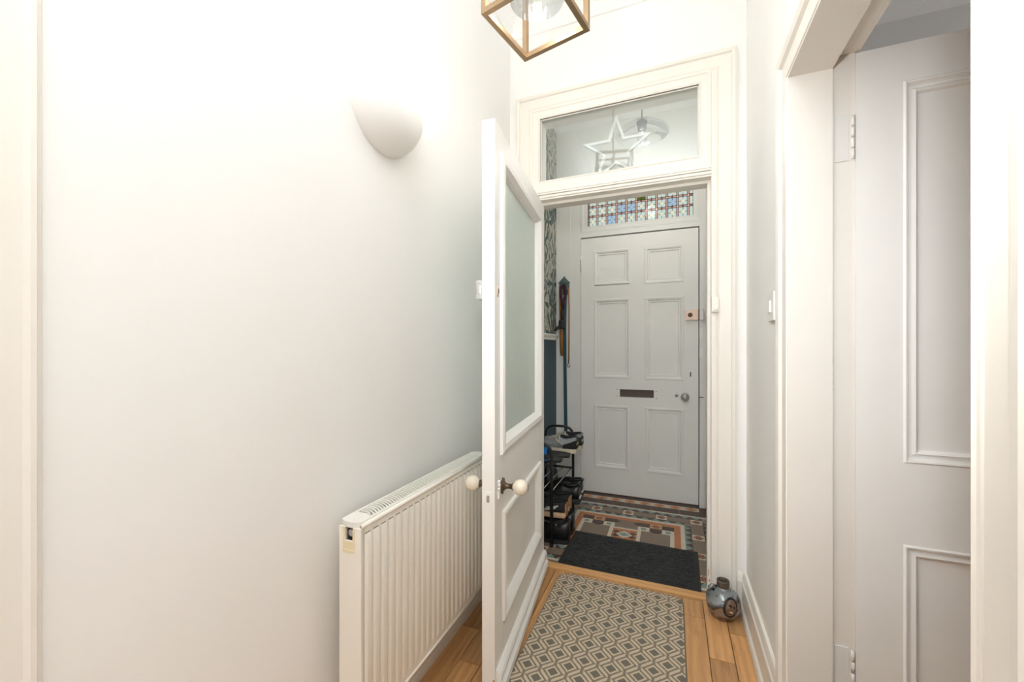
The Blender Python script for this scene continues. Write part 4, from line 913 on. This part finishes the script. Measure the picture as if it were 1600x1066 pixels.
def boot(label, loc, rz):
    s = tag(empty('ankle_boot', loc, rz), label, 'boot', 'ankle boots on the porch floor'); Ln = .285
    wf = lambda t_: .104 * (.70 + .30 * math.sin(math.pi * min(1, .15 + t_ * .85)) ** .8) * (1 if t_ < .88 else 1 - ((t_ - .88) / .12) ** 2 * .5) * (1 if t_ > .06 else .84 + 2.6 * t_)
    st = (0, .02, .06, .15, .3, .45, .6, .75, .86, .94, .98, 1)
    so = MB().rings([[(t_ * Ln, -wf(t_) / 2 * 1.06, .0), (t_ * Ln, wf(t_) / 2 * 1.06, .0), (t_ * Ln, wf(t_) / 2 * 1.08, .014), (t_ * Ln, wf(t_) / 2 * 1.02, .026), (t_ * Ln, -wf(t_) / 2 * 1.02, .026), (t_ * Ln, -wf(t_) / 2 * 1.08, .014)] for t_ in st], False).build('sole', 'black_rubber', s)
    MB().tube([(t_ * Ln, wf(t_) / 2 * 1.06, .022) for t_ in st[1:-1]] , .0022, 6).tube([(t_ * Ln, -wf(t_) / 2 * 1.06, .022) for t_ in st[1:-1]], .0022, 6).build('welt', 'lining', so)
    def hf(t_): return .108 if t_ < .46 else max(.036, .108 - .085 * min(1, (t_ - .46) / .40) ** .8)
    rs = []
    for t_ in (0, .015, .05, .12, .22, .32, .40, .46, .5, .55, .62, .7, .78, .86, .93, .98, 1):
        w_, h = wf(t_) / 2 * (.99 if t_ < .97 else .85), hf(t_) * (1 if t_ > .01 else .97) * (1 if t_ < .97 else .7); r_ = []
        for k_ in range(15):
            q = math.pi * k_ / 14; sz = math.sin(q) ** .45; c_ = -math.cos(q); r_.append((t_ * Ln, w_ * c_ * (1 - .12 * sz) if abs(c_) < .75 else math.copysign(w_ * (.75 + (abs(c_) - .75)) * (1 - .05 * sz), c_), .024 + h * sz))
        rs.append(r_)
    MB().rings(rs).build('upper', 'black_leather', s)
    sh = []
    for i, z in enumerate((.100, .118, .134, .142)):
        gx, gy = (.060, .038) if i < 3 else (.058, .037); sh.append([(.066 + gx * math.cos(2 * math.pi * k_ / 24), gy * math.sin(2 * math.pi * k_ / 24), z + (.006 * abs(math.cos(2 * math.pi * k_ / 24)) if i > 1 else 0)) for k_ in range(24)])
    MB().rings(sh, True, False).build('shaft', 'black_leather', s)
    MB().face_add([(.066 + .055 * math.cos(2 * math.pi * k_ / 24), .034 * math.sin(2 * math.pi * k_ / 24), .130) for k_ in range(24)], [list(range(24))]).build('lining', 'beige_fabric', s)
    for sd in (1, -1): MB().prism([(.045, .060), (.085, .060), (.100, .128), (.040, .128)], .0365, .0415, lambda a, b, h: (a, sd * h, b)).build('elastic_gusset', 'black_fabric', s)
    MB().tube([(.008, 0, .118), (-.004, 0, .140), (.004, 0, .152), (.010, 0, .138)], .005, 6, sq=(1.8, .6)).build('pull_tab', 'black_fabric', s)
    MB().tube([(.07, .0415, .118), (.073, .0425, .108)], .003, 6).tube([(.07, -.0415, .118), (.073, -.0425, .108)], .003, 6).build('logo_tab', 'silver_stripe', s)
boot('black leather ankle boot under the rack beside the door mat corner', (-.593, 2.440, .0), R(181))
boot('black leather ankle boot under the rack behind its twin', (-.596, 2.574, .0), R(179))

# ------------------------------------------------------------------ hook plaque with dog leads
HY = FW
hp = tag(empty('hook_plaque', (-.853, HY, 1.66)), 'teal house-shaped hook plaque hung with dog leads', 'hook plaque')
MB().prism([(-.043, 0), (.043, 0), (.043, .105), (-.043, .105)], .0, .012, lambda a, b, h: (a, -h, b)).build('board', 'plaque_teal', hp)
MB().prism([(-.052, .100), (.052, .100), (.0, .152)], .0, .018, lambda a, b, h: (a, -h, b)).build('gable', 'plaque_teal', hp)
orn = MB()
for i in range(3): orn.tube([(-.036 + .012 * i, -.019, .106 + .012 * i), (.036 - .012 * i, -.019, .106 + .012 * i)], .002, 6)
orn.build('carved_lines', 'grey_mesh', hp)
MB().lathe([(.0, 0), (.006, 0), (.006, .004), (.0, .004)], 12, (0, 0, .152), (0, -1, 0)).build('hanging_eye', 'plaque_teal', hp)
for x in (-.026, .0, .026): MB().tube(bend([(x, -.012, .062), (x, -.034, .054), (x, -.040, .078)], .01), .0032, 8).build('hook', 'bronze', hp)
def ribbon(mb, pts, w_, th_): return mb.tube(pts, 1, 8, sq=(w_, th_))
gD = 'dog leads hanging from the plaque'
bx_, bz_, by_ = -.853, 1.66, HY
def lead(name, label): return tag(empty(name, (bx_, by_, bz_)), label, 'dog lead', gD)
l1 = lead('leather_lead', 'wide tan leather lead folded on the hook plaque')
MB().tube([(-.026, -.030, .066), (-.028, -.018, .03), (-.027, -.014, -.15), (-.026, -.012, -.35), (-.022, -.012, -.50)], .0115, 8, sq=(1.25, .22), up0=(0, -1, 0)).build('strap', 'tan_leather', l1)
MB().tube([(-.026, -.030, .066), (-.022, -.024, .02), (-.022, -.020, -.15), (-.021, -.018, -.35), (-.018, -.018, -.52)], .0100, 8, sq=(1.25, .22), up0=(0, -1, 0)).build('strap', 'tan_leather', l1)
l2 = lead('thin_lead', 'thin brown lead ending in a small clip beside the front door frame')
MB().tube([(.026, -.032, .066), (.040, -.022, .03), (.044, -.014, -.10), (.043, -.012, -.30), (.040, -.012, -.56)], .006, 8).build('cord', 'tan_leather', l2)
MB().tube([(.040, -.012, -.56), (.038, -.012, -.585)], .0055, 8).tube([(.040 + .010 * math.cos(q / 8 * 5.2 + 1.6), -.012, -.602 + .016 * math.sin(q / 8 * 5.2 + 1.6)) for q in range(9)], .0032, 6).build('clip', 'bronze', l2)
l3 = lead('long_lead', 'long teal webbing lead reaching down behind the shoe rack')
MB().tube([(.0, -.036, .070), (.016, -.026, .04), (.010, -.022, -.10), (.006, -.018, -.30), (.010, -.016, -.70), (.016, -.016, -1.10), (.016, -.016, -1.30)], .0125, 8, sq=(1.1, .2), up0=(0, -1, 0)).build('webbing', 'teal_webbing', l3)
MB().tube([(.016, -.016, -1.30), (.016, -.016, -1.33)], .010, 8).tube([(.016 + .012 * math.cos(q / 10 * 6.28), -.016, -1.35 + .016 * math.sin(q / 10 * 6.28)) for q in range(10)], .003, 6, True).build('clip', 'chrome', l3)
l4 = lead('looped_lead', 'dark purple looped lead with a black bag holder')
LW = dict(sq=(1.3, .35), up0=(0, -1, 0))
MB().tube([(.0, -.0405, .0805), (-.020, -.044, .06), (-.022, -.046, .0), (-.009, -.048, -.07), (-.004, -.049, -.14)], .0085, 8, **LW).tube([(.0, -.0405, .0805), (.018, -.044, .06), (.018, -.046, .0), (.004, -.048, -.07), (-.004, -.049, -.14)], .0085, 8, **LW).build('loop', 'purple_webbing', l4)
MB().tube([(-.004, -.049, -.125), (-.004, -.050, -.145), (-.004, -.051, -.175), (-.006, -.053, -.225)], [.008, .015, .016, .009], 10).build('swivel', 'black_rubber', l4)
MB().lathe([(.0, 0), (.024, 0), (.027, .006), (.027, .03), (.025, .036), (.027, .042), (.027, .066), (.024, .072), (.0, .072)], 16, (-.008, -.055, -.292)).build('bag_holder', 'black_rubber', l4)
MB().tube([(-.020, -.062, -.268), (-.040, -.085, -.288), (-.052, -.120, -.305)], [.012, .014, .010], 10).build('handle', 'black_rubber', l4)

# ------------------------------------------------------------------ glass pendant in the porch
PXp, PYp, PZp = -.183, 2.75, 2.60
pd = tag(empty('porch_pendant', (PXp, PYp, PZp)), 'clear glass dome pendant behind the fanlight in the porch', 'pendant lamp')
dome = [(.168, .0), (.166, .010), (.150, .030), (.115, .052), (.070, .068), (.03, .076)]
n = 36; vs = [(r_ * math.cos(2 * math.pi * k_ / n), r_ * math.sin(2 * math.pi * k_ / n), z) for r_, z in dome for k_ in range(n)]
MB().face_add(vs, [(a_ * n + k_, a_ * n + (k_ + 1) % n, (a_ + 1) * n + (k_ + 1) % n, (a_ + 1) * n + k_) for a_ in range(len(dome) - 1) for k_ in range(n)], True).build('glass_dome', 'lantern_glass', pd)
MB().lathe([(.0, .030), (.026, .030), (.030, .072), (.034, .074), (.034, .082), (.012, .10), (.0, .105)], 20).build('lamp_holder', 'lamp_black', pd)
MB().lathe([(.0, -.060), (.022, -.052), (.031, -.030), (.027, -.005), (.014, .030), (.0, .030)], 18).build('bulb', 'lantern_glass', pd)
MB().tube([(0, 0, .10), (0, 0, CE - PZp - .02)], .003, 6).build('cord', 'lamp_black', pd)
MB().lathe([(.0, CE - PZp), (.05, CE - PZp), (.045, CE - PZp - .02), (.0, CE - PZp - .025)], 24).build('ceiling_rose', 'lamp_black', pd)
light('porch_fill', 'POINT', (PXp, PYp, PZp - .10), 5.8, (1, .97, .93), .06)  # fill light added below the unlit pendant to brighten the porch
